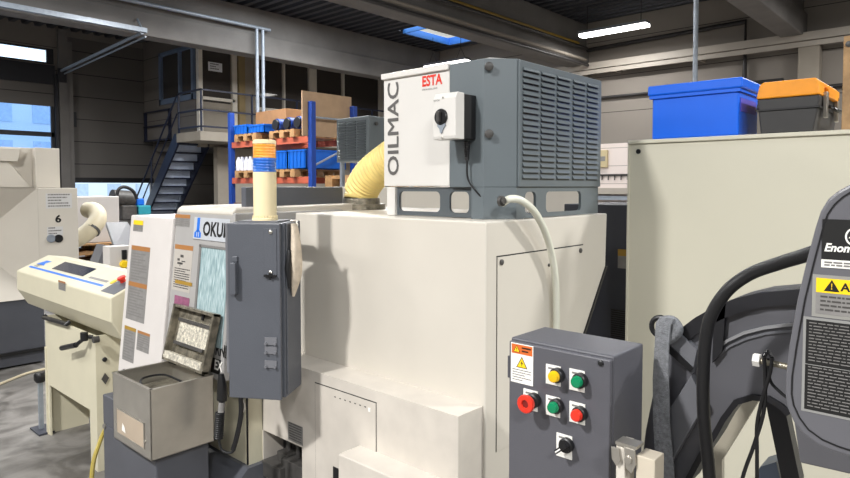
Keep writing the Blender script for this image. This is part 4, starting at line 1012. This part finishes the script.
# maker label
u0, v1 = Q(822.5, 219); u1 = Q(905, 226)[0]; v0 = Q(820.5, 267)[1]; vm = Q(820.5, 259)[1]
m = MB(); m.ob(fp, u0, u1, vm, v1, .0004, .001, 0); m.ob(fp, u0, u1, v0, vm, .0004, .001, 1)
hh = v1 - vm
m.text(fp, u0 + .003, vm + hh * .21, 'Enomoto', hh * .28, .0013, 1, bold=.03, shear=.25, wide=.92)
m.text(fp, u0 + .05, vm + hh * .05, 'www.enomoto-', hh * .11, .0013, 1, bold=.02)
cc = Q(857, 237); ring = arc(cc[0], cc[1], .0145, 0, 360, 28)
for k in range(28): m.prism(fp, [ring[k], ring[k + 1], (cc[0] + (ring[k + 1][0] - cc[0]) * .84, cc[1] + (ring[k + 1][1] - cc[1]) * .84), (cc[0] + (ring[k][0] - cc[0]) * .84, cc[1] + (ring[k][1] - cc[1]) * .84)], .0012, .0014, 1)
m.prism(fp, [(cc[0] - .010, cc[1] - .002), (cc[0] + .002, cc[1] + .011), (cc[0] + .004, cc[1] + .006), (cc[0] - .005, cc[1] - .003)], .0012, .0014, 1)
lines(m, fp, u0 + .004, u1 - .004, v0 + .002, vm - .002, 2, 2, .0012, .0015, 5, fill=.6)
m.build('maker_label', [ink, white, inkgrey], sp_)
# attention label
u0, v1 = Q(816.5, 277.5); u1 = Q(905, 290)[0]; v0 = Q(814.5, 313)[1]
m = MB(); m.ob(fp, u0 - .005, u1 + .005, v0 - .005, v1 + .005, .0004, .0008, 2); m.ob(fp, u0, u1, v0, v1, .0008, .0011, 0)
hh = v1 - v0
m.ob(fp, u0, u1, v1 - hh * .40, v1, .0012, .0014, 1)
tc_ = Q(832, 286)
warn_tri(m, fp, tc_[0], v1 - hh * .2, hh * .3, .0015, 3, 3, False)
m.prism(fp, [(tc_[0] - hh * .012, v1 - hh * .13), (tc_[0] + hh * .012, v1 - hh * .13), (tc_[0] + hh * .006, v1 - hh * .24), (tc_[0] - hh * .006, v1 - hh * .24)], .0022, .0024, 1); m.ob(fp, tc_[0] - hh * .012, tc_[0] + hh * .012, v1 - hh * .29, v1 - hh * .26, .0022, .0024, 1)
m.text(fp, Q(841, 290)[0], v1 - hh * .31, 'ATTENTION', hh * .31, .0016, 3, bold=.03)
lines(m, fp, u0 + .006, u1 - .006, v0 + hh * .06, v0 + hh * .54, 4, 4, .0012, .0015, 12, fill=.4)
m.build('attention_label', [labelgrey, yellow, mat('label silver', (142, 141, 136), .4), ink, mat('small dark print', (70, 68, 66), .5, var=0)], sp_)
# instruction plate
u0, v1 = Q(806.5, 319); u1 = Q(895, 330)[0]; v0 = Q(803, 408)[1]
m = MB(); m.ob(fp, u0 - .004, u1 + .004, v0 - .004, v1 + .004, .0004, .0008, 2); m.ob(fp, u0, u1, v0, v1, .0008, .0012, 0)
hh = v1 - v0; m.ob(fp, u0, u1, v0 + hh * .5, v0 + hh * .507, .0012, .0014, 2)
lines(m, fp, u0 + .004, u1 - .004, v0 + hh * .53, v1 - hh * .02, 13, 1, .0012, .0014, 21, fill=.3); lines(m, fp, u0 + .004, u1 - .004, v0 + hh * .02, v0 + hh * .49, 13, 1, .0012, .0014, 22, fill=.3)
m.build('instruction_plate', [ink, inkgrey, mat('plate rim grey', (140, 140, 138), .4)], sp_)
# bolt rod with nut
b0_, b1_ = A(757, 360, X=1.3), A(800, 368, X=1.3)
MB().cyl(b0_, Vector((1.3, b1_.y, b0_.z - .004)), .006, seg=12).build('threaded_rod', oily, cv, smooth=True)
MB().cyl(b0_ + Vector((0, .006, 0)), b0_ + Vector((0, -.006, 0)), .0125, seg=6).build('nut', white, cv)
# cables hanging on the rod
cb1 = [A(764, 357, X=1.285), A(765, 375, X=1.285), A(764, 410, X=1.285), A(754, 445, X=1.285), A(742, 480, X=1.285), A(730, 540, X=1.285)]
cb2 = [A(772, 358, X=1.285), A(770, 372, X=1.285), A(762, 400, X=1.283), A(757, 425, X=1.285), A(757, 450, X=1.285), A(757, 480, X=1.285), A(757, 540, X=1.285)]
wl = thing('hanging_wires', (1.285, cb2[-1].y, cb2[-1].z), 'thin black cable looped over the bolt beside the rounded sign cover', 'cable')
for c_ in (cb1, cb2): MB().tube(spline(c_, 6), .0035, 8).build('wire', black, wl, smooth=True)
MB().tube(spline([A(764, 357, X=1.285), A(768, 351, X=1.30), A(772, 358, X=1.285)], 6), .0035, 8).build('wire', black, wl, smooth=True)
MB().tube(spline([A(768, 358, X=1.30), A(770, 380, X=1.3), A(780, 392, X=1.3), A(790, 400, X=1.3)], 6), .003, 8).build('wire', black, wl, smooth=True)
# thick hydraulic hose
hs = [A(830, 246, X=1.25), A(806, 255, X=1.27), A(780, 263, X=1.3), A(750, 274, X=1.32), A(727, 291, X=1.32), A(711, 316, X=1.32), A(705, 345, X=1.32), A(703, 385, X=1.32), A(704, 420, X=1.32), A(708, 460, X=1.32), A(711, 500, X=1.32), A(712, 560, X=1.32)]
tag(MB().tube(spline(hs, 10), .0124, 18).build('hydraulic_hose', rubber, smooth=True), 'thick black ribbed hose arching over the chip conveyor', 'hose')
# lifting eye and strap
ey = A(661, 327, X=1.42)
e_ = thing('lifting_strap', (1.42, ey.y, .9), 'grey woven lifting strap hanging from the conveyor eye', 'strap')
BASE[e_.name] = Vector((1.42, ey.y, .9))
strip_pts = [(A(667, 318, X=1.405), .022), (A(663, 324, X=1.40), .022), (A(661.5, 345, X=1.40), .021), (A(660.5, 380, X=1.40), .024), (A(661, 420, X=1.40), .025), (A(664, 460, X=1.40), .027), (A(666, 500, X=1.40), .027), (A(667, 560, X=1.40), .027)]
m = MB(); i0 = 0
for p, w_ in strip_pts: m.v += [p + Vector((0, w_ * .75, 0)), p + Vector((-.006, 0, 0)), p + Vector((0, -w_ * .75, 0)), p + Vector((.005, -w_ * .75, 0)), p + Vector((.005, w_ * .75, 0))]
for k in range(len(strip_pts) - 1):
    for q in range(5): m.f.append((k * 5 + q, k * 5 + (q + 1) % 5, k * 5 + 5 + (q + 1) % 5, k * 5 + 5 + q)); m.m.append(0)
m.f.append((0, 1, 2, 3, 4)); m.m.append(0)
m.build('strap_band', strap_m, e_, smooth=True)
pts_ = [A(662, 322, X=1.42), A(672, 322, X=1.42), A(677, 330, X=1.42), A(670, 338, X=1.42), A(664, 340, X=1.42)]
MB().tube(spline(pts_, 5), .014, 10).build('strap_knot', strap_m, e_, smooth=True)
rg = [ey + Vector((0, .022 * math.cos(w * math.pi / 10), .022 * math.sin(w * math.pi / 10))) for w in range(21)]
MB().tube(rg, .006, 8).build('lifting_eye', black, e_, smooth=True)

# =============================================================== OPERATOR CONSOLE
co = thing('operator_console', (1.6, 4.5, 0), 'ivory sloping operator console with dark screen on a cream pedestal', 'console')
y0c, y1c = 3.74, 5.49
pc = [(1.45, 1.11), (1.665, 1.21), (1.80, 1.19), (1.80, .90), (1.66, .80), (1.52, .85), (1.45, .97)]
cbdy = MB().prism(XZ(0), pc, -y0c, -y1c).build('console_body', cream, co, bevel=.008)
tv = Vector((.215, 0, .10)).normalized(); tn = Vector((-tv.z, 0, tv.x))
fq = Fr((1.45, 0, 1.11), (0, -1, 0), tv, tn)
qq = [fq.px(*q) for q in ((52.8, 268.7), (65, 262), (96.3, 269), (82.6, 276.8))]
u0, u1 = (qq[0][0] + qq[1][0]) / 2, (qq[2][0] + qq[3][0]) / 2; v0, v1 = (qq[0][1] + qq[3][1]) / 2, (qq[1][1] + qq[2][1]) / 2
MB().ob(fq, u0, u1, v0, v1, .0005, .003).build('screen', screen, cbdy)
a = fq.px(30.6, 266); b = fq.px(102, 286.5); vv = (a[1] + b[1]) / 2
m = MB(); m.ob(fq, a[0], b[0], vv - .009, vv + .009, .0005, .0012, 0)
c = fq.px(45, 263); m.prism(fq, [(c[0] - .1, c[1] - .03), (c[0] + .06, c[1] - .03), (c[0] + .02, c[1] + .0), (c[0] + .06, c[1] + .03), (c[0] - .04, c[1] + .03)], .0005, .0012, 0)
m.text(fq, a[0] + .05, vv + .014, 'OSP', .05, .0012, 1, bold=.02)
m.build('blue_stripe_print', [blue_p, inkgrey], cbdy)
a = fq.px(108, 287); b = fq.px(124, 287)
kp = MB().ob(fq, a[0], min(b[0] + .1, -y0c - .02), .03, .15, .0005, .002).build('keypad', basegrey, cbdy)
q = fq.px(123.5, 282); q = (min(q[0], -y0c - .05), q[1])
MB().rev(fq.p(q[0], q[1], .002), tn, [(0, .018), (.02, .018), (.022, .026), (.034, .024), (.036, 0)], 18).build('emergency_stop', red, kp, smooth=True)
MB().rev(fq.p(q[0] - .10, q[1] - .02, .002), tn, [(0, .022), (.003, .022), (.003, 0)], 16).build('key_button', yellow, kp)
m = MB(); a = fq.px(88, 278); b = fq.px(106, 283); m.ob(fq, a[0], b[0], a[1] + .0, a[1] + .02, .0005, .001); m.build('key_legend', labelgrey, cbdy)
ff = FX(1.45); u0, v1 = ff.px(58.5, 280); u1 = ff.px(65.5, 283)[0]; v0 = ff.px(58, 289)[1]
label_plate(ff, u0, u1, v0, v1, cbdy, band=tan_p, rows=4, seed=31, base=labelgrey, bandh=.2)
# pedestal: front sheet with an opening, side sheet, rear sheet
py0, py1 = A(96.5, 395, X=1.47).y, A(46.5, 380, X=1.47).y
m = MB(); fpd = FX(1.47)
m.prism(fpd, [(-py1, 0), (-py1, .84), (-py0, .84), (-py0, 0), (-py0 - .11, 0), (-py0 - .11, .36), (-py1 + .06, .36), (-py1 + .06, 0)], -.012, 0)
m.box(1.482, 1.74, py0, py0 + .012, 0, .84); m.box(1.482, 1.74, py1 - .012, py1, 0, .84)
m.build('pedestal', cream, co)
MB().box(1.735, 1.747, py0, py1, .05, .84).build('rear_sheet', cream, co)
MB().ob(fpd, -py1 - .005, -py1 + .02, .0, .62, -.0, .006).build('edge_strip', cream, co)
a, b = fpd.px(47, 317), fpd.px(70, 322)
m = MB(); h0 = fpd.p(a[0], a[1] - .0, .02); h1_ = fpd.p(b[0], b[1] - .01, .02)
m.tube([fpd.p(a[0], a[1] + .01, 0), h0, (h0 + h1_) / 2, h1_, fpd.p(b[0], b[1], 0)], .015, 10); m.build('pull_handle', black, co, smooth=True)
p0, p1, p2 = A(62, 348, X=1.40), A(76, 345, X=1.41), A(86, 337, X=1.44)
lev = MB().tube([p0, p1], .017, 12).tube([p1, p2, Vector((1.47, p2.y - .03, p2.z))], .012, 10).build('clamp_lever', black, co, smooth=True)
MB().cyl(Vector((1.43, p2.y, p2.z - .02)), Vector((1.43, p2.y, p2.z + .03)), .022).build('lever_hub', black, lev, smooth=True)
MB().cyl(Vector((1.44, A(93, 340, X=1.44).y, A(93, 340, X=1.44).z)), Vector((1.472, A(93, 340, X=1.44).y, A(93, 340, X=1.44).z)), .02).build('lever_stop', motor, lev, smooth=True)
fsd = FY(py0)
screw(fsd.p(*fsd.px(104.5, 359.5)), (0, -1, 0), .014, co, black)
u, v = fsd.px(105, 378.5); MB().prism(fsd, [(u - .022, v), (u, v - .035), (u + .022, v), (u, v + .035)], .0005, .006).build('diamond_cap', motor, co)
# floor lever post
lp0 = A(41.5, 430, Z=0); zt = A(41, 381, X=lp0.x).z
fl2 = thing('floor_lever', (lp0.x, lp0.y, 0), 'upright steel lever with black knob on the floor by the console', 'lever')
MB().box(lp0.x - .014, lp0.x + .014, lp0.y - .012, lp0.y + .012, 0.01, zt).build('bar', galv, fl2)
MB().rev((lp0.x, lp0.y, zt - .01), (0, 0, 1), [(0, .028), (.02, .04), (.055, .04), (.07, .03), (.07, 0)], 18).build('knob', black, fl2, smooth=True)
MB().box(lp0.x - .05, lp0.x + .05, lp0.y - .12, lp0.y + .08, 0, .012).build('foot_plate', darkcab, fl2)
ch = [A(-15, 390, Z=.012), A(0, 384, Z=.012), A(25, 374, Z=.012), A(45, 369, Z=.012), A(62, 366, Z=.012), A(90, 362, Z=.012)]
tag(MB().tube(spline(ch, 6), .012, 8).build('floor_hose', hose_o, smooth=True), 'pale hose lying on the floor behind the console', 'hose')
yh = [A(112, 420, D=3.6), A(104, 432, D=3.5), A(98, 447, D=3.4), A(93, 465, D=3.35), A(90, 500, D=3.3), A(88, 530, D=3.3)]
yh[-1].z = max(yh[-1].z, .02)
tag(MB().tube(spline(yh, 6), .012, 8).build('coolant_hose', mat('olive yellow hose', (168, 150, 70), .45), smooth=True), 'olive yellow hose dropping beside the grey pump block', 'hose')

# ================================================================ MACHINE 6
schem = mat('schematic label', (204, 203, 202), .5, var=0)
m6 = thing('numbered_machine', (2.0, 7.9, 0), 'ivory machine with numeral 6 and dark grey base at far left', 'machine')
Y6 = 6.95; f6 = FY(Y6)
MB().box(1.0, 2.07, Y6 + .02, 9.2, .02, .66).build('base', basegrey, m6, bevel=.005)
MB().box(.98, 2.09, Y6 - .01, Y6 + .03, .13, .16).build('base_seam', black, m6)
xa, xb = 2.03, 2.395
cvb = MB().prism(ZUP, [(xa, Y6), (xb, Y6), (xb, 9.2), (xa, 9.2)], .6, 1.73).build('end_cover', ivory, m6, bevel=.006)
m = MB()
ap_ = (1.55, Y6 + .35, 1.2)
A0, A1, A2, A3 = (xa, Y6 + .0, 1.73), (xa, Y6 + .0, .655), (.9, Y6 + .0, .655), (.9, Y6 + .0, 1.73)
for a, b in ((A0, A1), (A1, A2), (A2, A3), (A3, A0)): m.face([a, b, ap_])
m.build('faceted_shield', ivory, m6)
MB().box(.9, 2.395, Y6 + .36, 9.2, .66, 1.729).build('rear_body', ivory, m6)
up_ = MB(); Yu = Y6 + .3
up_.box(2.08, 2.30, Yu - .1, 9.1, 1.732, 2.135); up_.box(.9, 2.08, Yu, 9.1, 1.732, 2.135)
up_.prism(XZ(0), [(1.0, 1.99), (1.93, 1.99), (1.96, 2.12), (1.0, 2.12)], -(Yu - .08), -Yu)
up_.prism(XZ(0), [(1.2, 1.733), (2.05, 1.733), (1.85, 1.99), (1.2, 1.99)], -(Yu - .06), -Yu)
up_.build('upper_cover', ivory, m6, bevel=.006)
u0, v1 = f6.px(45.5, 193.5); u1, v0 = f6.px(72, 208)
label_plate(f6, u0, u1, v0, v1, m6, rows=5, seed=41, base=schem, name='schematic_label')
u0, v1 = f6.px(47, 227); u1, v0 = f6.px(63, 235)
label_plate(f6, u0, u1, v0, v1, m6, rows=3, seed=42, base=schem, name='schematic_label')
q = f6.px(55.2, 222.3); MB().text(f6, q[0], q[1], '6', .10, .001, 0, bold=.04, wide=1.1).build('numeral', ink, m6)
for x_, mt in ((51, galv), (58.5, black)):
    q = f6.px(x_, 238.5); MB().rev(f6.p(q[0], q[1], 0), (0, -1, 0), [(0, .04), (.01, .04), (.012, .034), (.008, .02), (.008, 0)], 22).build('gauge', mt, m6, smooth=True)
# pale duct elbow beside it
dp_ = [Vector((2.4, 7.9, A(60, 246, Y=7.9).z)), A(72, 241, Y=7.9), A(82, 236, Y=7.9), A(91, 229, Y=7.9), A(97.5, 220, Y=7.95), A(97, 213, Y=8.05), A(92.5, 210, Y=8.15), A(88, 210, Y=8.25)]
el = tag(MB().tube(spline(dp_, 6), .098, 20).build('duct_elbow', hose_o, smooth=True), 'pale thick duct elbow right of machine 6', 'hose')
q = A(91.5, 229.5, Y=7.9); d_ = (dp_[4] - dp_[3]).normalized(); MB().rev(q - d_ * .02, d_, [(0, .103), (.03, .103)], 20).build('hose_clamp', motor, el, smooth=True)

# ================================================ THINGS BEHIND THE CONSOLE
def zy(x, y, Y): return A(x, y, Y=Y)
# white crate
YW = 10.4
a, b = zy(76, 195, YW), zy(120, 247, YW); zt = zy(100, 196.5, YW).z
wc = tag(MB().box(a.x - .2, b.x, YW, YW + .8, .868, zt).build('white_crate', offwhite, bevel=.01), 'large white box on stacked pallets below the raised door', 'crate')
def pallet(cx, cy, z, along_x=True, label='', lx=1.2, ly=.8, name='wooden_pallet'):
    t = thing(name, (cx, cy, z), label, 'pallet', 'wooden pallets')
    for k in range(5):
        yy = cy - ly / 2 + (ly - .12) * k / 4; MB().box(cx - lx / 2, cx + lx / 2, yy, yy + .12, z + .12, z + .144).build('deck_board', wood, t)
    for xx in (-lx / 2, -.07, lx / 2 - .14):
        for yy in (-ly / 2, -.07, ly / 2 - .14): MB().box(cx + xx, cx + xx + .14, cy + yy, cy + yy + .14, z + .022, z + .1).build('block', wood, t)
    for yy in (-ly / 2, -.07, ly / 2 - .14): MB().box(cx - lx / 2, cx + lx / 2, cy + yy, cy + yy + .14, z, z + .022).build('bottom_board', wood, t)
    for xx in (-lx / 2, -.07, lx / 2 - .14): MB().box(cx + xx, cx + xx + .14, cy - ly / 2, cy + ly / 2, z + .1, z + .12).build('stringer', wood, t)
    return t
pcx = (a.x + b.x) / 2 + .05
P0 = pallet(pcx, YW + .25, 0, True, 'bottom wooden pallet of the stack under the white box')
ord_ = ['second wooden pallet from the floor under the white box', 'third wooden pallet from the floor under the white box', 'fourth wooden pallet from the floor under the white box', 'fifth wooden pallet from the floor under the white box', 'topmost wooden pallet directly under the white box']
for k in range(5): dup(P0, (pcx + (.04 if k % 2 else -.02), YW + .25, .1445 * (k + 1)), ord_[k])
# grey hood on a stand, white switch box
YH = 6.3
hd = thing('grey_hood', (zy(118, 290, YH).x, YH, 0), 'sloping grey metal hood behind the operator console', 'hood')
c = [zy(*q, YH) for q in ((112, 222.5), (134, 222), (133, 247), (103.5, 243))]
mbh = MB(); mbh.v = [c[3] + Vector((0, -.25, -.02)), c[2] + Vector((0, -.25, 0)), c[1] + Vector((0, .15, 0)), c[0] + Vector((0, .15, 0))]
mbh.v += [v - Vector((0, 0, .05)) for v in mbh.v]; mbh.f = [(0, 1, 2, 3), (7, 6, 5, 4), (0, 4, 5, 1), (1, 5, 6, 2), (2, 6, 7, 3), (3, 7, 4, 0)]; mbh.m = [0] * 6
mbh.build('hood_plate', midgrey, hd, bevel=.006)
q0, q1 = zy(108, 246, YH), zy(98, 272, YH)
MB().prism(FY(YH - .05), [FY(YH - .05).px(*q) for q in ((105, 245), (112, 246), (103, 272), (95, 270))], -.2, 0).build('side_arm', midgrey, hd)
MB().box(q1.x - .05, q1.x + .45, YH, YH + .12, 0, q1.z + .02).build('stand', basegrey, hd)
YS = 5.6
a, b = zy(109.5, 247, YS), zy(131, 275, YS)
ws = thing('white_switch_box', ((a.x + b.x) / 2, YS, 0), 'small white switch box with yellow button behind the console', 'switch box')
MB().box(a.x, b.x, YS, YS + .15, b.z - .25, a.z).build('housing', offwhite, ws, bevel=.005)
MB().box((a.x + b.x) / 2 - .02, (a.x + b.x) / 2 + .02, YS + .05, YS + .1, 0, b.z - .25).build('stand', galv, ws)
fz_ = FY(YS); q = fz_.px(123.5, 264); MB().rev(fz_.p(q[0], q[1], 0), (0, -1, 0), [(0, .035), (.02, .035), (.03, .028), (.03, 0)], 18).build('yellow_button', yellow, ws, smooth=True)
u0, v1 = fz_.px(121.5, 250); u1, v0 = fz_.px(126, 259); MB().ob(fz_, u0, u1, v0, v1, .0005, .02).build('rocker_switch', black, ws)
# motor lump and teal machine in front of the stairs
YM_ = 12.0
q = zy(126, 200, YM_)
mo = thing('drive_motor', (q.x, YM_, 0), 'greasy grey drive motor with arched hose beside the white box', 'motor')
zA, zB, zC = zy(126, 191, YM_).z, zy(126, 205, YM_).z, zy(126, 220, YM_).z
MB().cyl((q.x - .25, YM_, (zA + zB) / 2), (q.x + .12, YM_, (zA + zB) / 2 - .03), .16).build('motor_body', motor, mo, smooth=True)
MB().box(q.x - .15, q.x + .12, YM_ - .2, YM_ + .2, zC, zB).build('gear_case', motor, mo, bevel=.03)
MB().box(q.x - .22, q.x + .13, YM_ - .25, YM_ + .25, 0, zC).build('pedestal', motor, mo)
MB().tube(spline([zy(117, 195, YM_ - .25), zy(119, 189, YM_ - .25), zy(125, 187, YM_ - .25), zy(133, 191, YM_ - .25), zy(137, 199, YM_ - .25)], 6), .03, 8).build('arched_hose', black, mo, smooth=True)
a, b = zy(136, 205.5, YM_), zy(149, 218, YM_)
tl = thing('teal_machine', ((a.x + b.x) / 2, YM_, 0), 'small teal machine with blue top in front of the stairs', 'machine')
MB().box(a.x, b.x, YM_ - .1, YM_ + .4, 0, a.z).build('body', teal, tl, bevel=.02)
MB().box(a.x + .02, a.x + .16, YM_, YM_ + .25, a.z, a.z + .13).build('top_block', bluebin, tl, bevel=.02)
MB().cyl((b.x - .1, YM_ + .1, a.z), (b.x - .1, YM_ + .1, a.z + .07), .06).build('filler_cap', teal, tl, smooth=True)

# ================================================================= PALLET RACK
rk = thing('pallet_rack', (7.65, 10.6, 0), 'blue and orange pallet rack behind the signal tower', 'rack')
RY0, RY1, RX0, RX1 = 9.25, 11.98, 7.1, 8.2
for y in (RY0, RY1):
    for x in (RX0, RX1 - .1): MB().box(x, x + .1, y - .055, y + .055, 0, 3.28).build('upright', rackblue, rk, bevel=.008)
    m = MB(); 
    for z in (.3, 1.2, 2.1, 3.0): m.tube([(RX0 + .05, y, z), (RX1 - .05, y, z + .45 if z < 2.9 else z)], .02, 6)
    m.build('frame_brace', galv, rk)
for zt in (2.66, 1.92, .9):
    for x in (RX0 + .02, RX1 - .07): MB().box(x, x + .05, RY0 + .055, RY1 - .055, zt - .12, zt).build('beam', rackorange, rk, bevel=.004)
pals = []
def rackpallet(y, z, lab):
    r = dup(P0, (7.65, y, z + .001), lab); return r
rackpallet(11.3, 2.66, 'far wooden pallet on the upper rack level'); rackpallet(10.05, 2.66, 'near wooden pallet on the upper rack level')
rackpallet(11.3, 1.92, 'far wooden pallet on the lower rack level'); rackpallet(10.05, 1.92, 'near wooden pallet on the lower rack level')
TOPZ = 2.66 + .146; LOWZ = 1.92 + .146
def bin_(x0, x1, y0, y1, z, h, lab, grp, m_=bluebin, ribs=5):
    t = thing('plastic_bin', ((x0 + x1) / 2, (y0 + y1) / 2, z), lab, 'bin', grp)
    m = MB(); tk = .015
    m.box(x0, x1, y0, y0 + tk, z, z + h); m.box(x0, x1, y1 - tk, y1, z, z + h); m.box(x0, x0 + tk, y0, y1, z, z + h); m.box(x1 - tk, x1, y0, y1, z, z + h); m.box(x0, x1, y0, y1, z, z + tk)
    m.build('tub', m_, t)
    m = MB(); m.box(x0 - .015, x1 + .015, y0 - .015, y0 + .01, z + h - .03, z + h); m.box(x0 - .015, x1 + .015, y1 - .01, y1 + .015, z + h - .03, z + h); m.box(x0 - .015, x0 + .01, y0, y1, z + h - .03, z + h); m.box(x1 - .01, x1 + .015, y0, y1, z + h - .03, z + h); m.build('rim', m_, t)
    m = MB()
    for k in range(ribs): yy = y0 + (y1 - y0) * (k + .5) / ribs; m.box(x0 - .012, x0, yy - .012, yy + .012, z + .02, z + h - .03)
    m.build('ribs', m_, t); return t
bin_(7.14, 7.5, 11.35, 11.85, TOPZ, .2, 'low blue bin at the far end of upper rack level', 'blue bins on the rack')
bin_(7.14, 7.5, 10.75, 11.32, TOPZ, .17, 'low blue bin second from far end on upper rack level', 'blue bins on the rack')
bin_(7.14, 8.1, 9.42, 9.98, LOWZ, .36, 'deep blue bin nearest the rack upright on the lower level', 'blue bins on the rack')
bin_(7.14, 8.1, 10.0, 10.55, LOWZ, .36, 'deep blue bin second from the upright on the lower level', 'blue bins on the rack')
tag(MB().box(7.66, 8.1, 10.75, 11.85, TOPZ, TOPZ + .52).build('cardboard_box', card, bevel=.006), 'brown cardboard box behind the low blue bins', 'box')
for k, (y, lab) in enumerate(((10.42, 'blue electric motor beside the cardboard box'), (10.05, 'middle blue electric motor on the upper rack level'), (9.72, 'blue electric motor nearest the plywood sheet'))):
    t = thing('electric_motor', (7.4, y, TOPZ), lab, 'motor', 'blue motors on the rack')
    MB().cyl((7.2, y, TOPZ + .13), (7.55, y, TOPZ + .13), .12, seg=18).build('motor_body', rackblue, t, smooth=True)
    MB().cyl((7.16, y, TOPZ + .13), (7.2, y, TOPZ + .13), .10, seg=18).build('end_bell', black, t, smooth=True)
    MB().box(7.25, 7.5, y - .1, y + .1, TOPZ, TOPZ + .03).build('foot', black, t)
# plywood sheet standing at the near end
a, b = A(302, 91, Y=9.33), A(351, 98, Y=9.33)
tag(MB().box(a.x, b.x, 9.32, 9.35, 2.662, A(302, 90.5, Y=9.33).z).build('plywood_sheet', ply), 'tan plywood sheet fixed upright to the near rack end', 'board')
# wrapped bottle packs at the far lower level
for k, y in enumerate((11.75, 11.45, 11.15)):
    t = thing('bottle_pack', (7.35, y, LOWZ), ['far', 'middle', 'near'][k] + ' shrink wrapped bottle pack on the lower rack level', 'bottles', 'bottle packs on the rack')
    for i in range(2):
        for j in range(2): MB().rev((7.22 + i * .13, y - .065 + j * .13, LOWZ), (0, 0, 1), [(0, .06), (.2, .06), (.25, .03), (.29, .025), (.29, 0)], 12).build('bottle', wrap, t, smooth=True)
tag(MB().box(7.14, 7.6, 10.62, 10.98, LOWZ, LOWZ + .26).build('cardboard_box', card), 'small brown carton between bottle packs and deep bins', 'box')
# wicker/brown crate on floor level of rack and clutter behind
tag(MB().box(7.15, 7.9, 11.0, 11.9, .902, 1.4).build('wooden_crate', mat('dark slatted wood', (110, 84, 72), .8, var=.3, scale=16)), 'dark wooden crate on the bottom rack level', 'crate')
# second, smaller extractor seen behind the duct
e2 = thing('small_mist_extractor', (4.9, 5.2, 1.82), 'small grey louvred mist extractor behind the yellow duct', 'air filter')
x2, ya, yb = 4.6, A(369, 140, X=4.6).y, A(336.5, 140, X=4.6).y; za, zb_ = A(337, 162.5, X=4.6).z, A(337, 119, X=4.6).z
MB().box(x2, x2 + .75, ya, yb, za, zb_).build('housing', extr_grey, e2, bevel=.008)
f_ = FX(x2); m = MB()
for c_ in range(3):
    for r_ in range(15):
        w_ = (yb - ya - .06) / 3; u = -yb + .03 + c_ * w_; v = za + .03 + r_ * (zb_ - za - .06) / 15
        m.prism(Fr(f_.p(u, v, 0), (-1, 0, 0), (0, 0, 1), (0, -1, 0)), [(0, 0), (.014, 0), (0, .018)], 0, w_ - .02)
m.build('louvres', extr_dark, e2)
for yy in (ya + .03, yb - .07):
    for xx in (x2 + .02, x2 + .69): MB().box(xx, xx + .04, yy, yy + .04, 1.74, za).build('leg', galv, e2)
MB().rev((x2 + .1, ya, zb_ - .08), (0, -1, 0), [(0, .02), (.02, .02), (.02, 0)], 12).build('corner_knob', motor, e2)
am = thing('rear_machine', (5.1, 5.3, 0), 'pale machine mostly hidden under the small grey extractor', 'machine')
MB().box(4.3, 6.3, 3.2, 6.5, .1, 1.739).build('cover', ivory, am, bevel=.01); MB().box(4.4, 6.2, 3.3, 6.4, 0, .1).build('plinth', basegrey, am)
dup(P0, (A(325, 180, Y=6.4).x + .6, 6.0, 1.741), 'wooden pallet half lying behind the yellow duct')
# wall clutter under the stairs: a coiled black hose and pale shelf
cs = [Vector((9.3, 15.122, 2.2)) + Vector((.0, .0, 0)) + Vector((.16 * math.cos(w * .35), 0, .3 * math.sin(w * .35))) for w in range(40)]
tag(MB().tube(cs, .03, 8).build('coiled_hose', black, smooth=True), 'coiled black hose hung on the wall below the office', 'hose')
m = MB(); m.box(8.63, WB, 15.15, 15.35, 0, PZ - .31)
struct(m.build('wall_under_office', concrete_l))

# ==================================================================== LIGHT
def area(x, y, z, L, W_, power, col=(1, .985, .965), rot=0):
    l = bpy.data.lights.new('hall lamp and fill', 'AREA'); l.shape = 'RECTANGLE'; l.size = W_; l.size_y = L; l.energy = power; l.color = col
    o = bpy.data.objects.new('hall_lamp_and_fill', l); C.objects.link(o); o.location = (x, y, z); o.rotation_euler = (0, 0, rot); return o
K = 1.0
for x, y, p in [(-2.5, 2.3, 520), (-2.5, -3.5, 420), (-2.5, 7.5, 250), (5.2, -2.5, 420), (5.2, 5.6, 260), (5.2, 10.5, 300), (13.45, 6.5, 90), (12.6, 0.5, 170), (10, 10.6, 170), (-2.5, 12, 220), (2.0, 15.5, 180)]:
    sm = (x, y) in ((-2.5, 2.3), (5.2, -2.5))          # compact high-bay lamps, the others are tubes
    area(x, y, 5.1, .4 if sm else 1.5, .3 if sm else .16, p * K)
# added soft cool fill lights under the roof, no rooflights modelled
for x, y, p in [(-4.5, -1.0, 170), (-4.5, 6.0, 130), (1.0, -4.5, 330), (8.5, 3.0, 170), (8.5, 10.5, 280), (2.0, 10.0, 170)]:
    area(x, y, 5.8, 2.6, 2.6, p, (.93, .97, 1.0))
w = bpy.data.worlds.new('sky'); S.world = w; w.use_nodes = True
w.node_tree.nodes['Background'].inputs[0].default_value = (.78, .9, 1.0, 1); w.node_tree.nodes['Background'].inputs[1].default_value = 2.3
S.view_settings.view_transform = 'Standard'; S.view_settings.look = 'None'; S.view_settings.gamma = 1; S.view_settings.use_curve_mapping = False
S.view_settings.exposure = -0.06
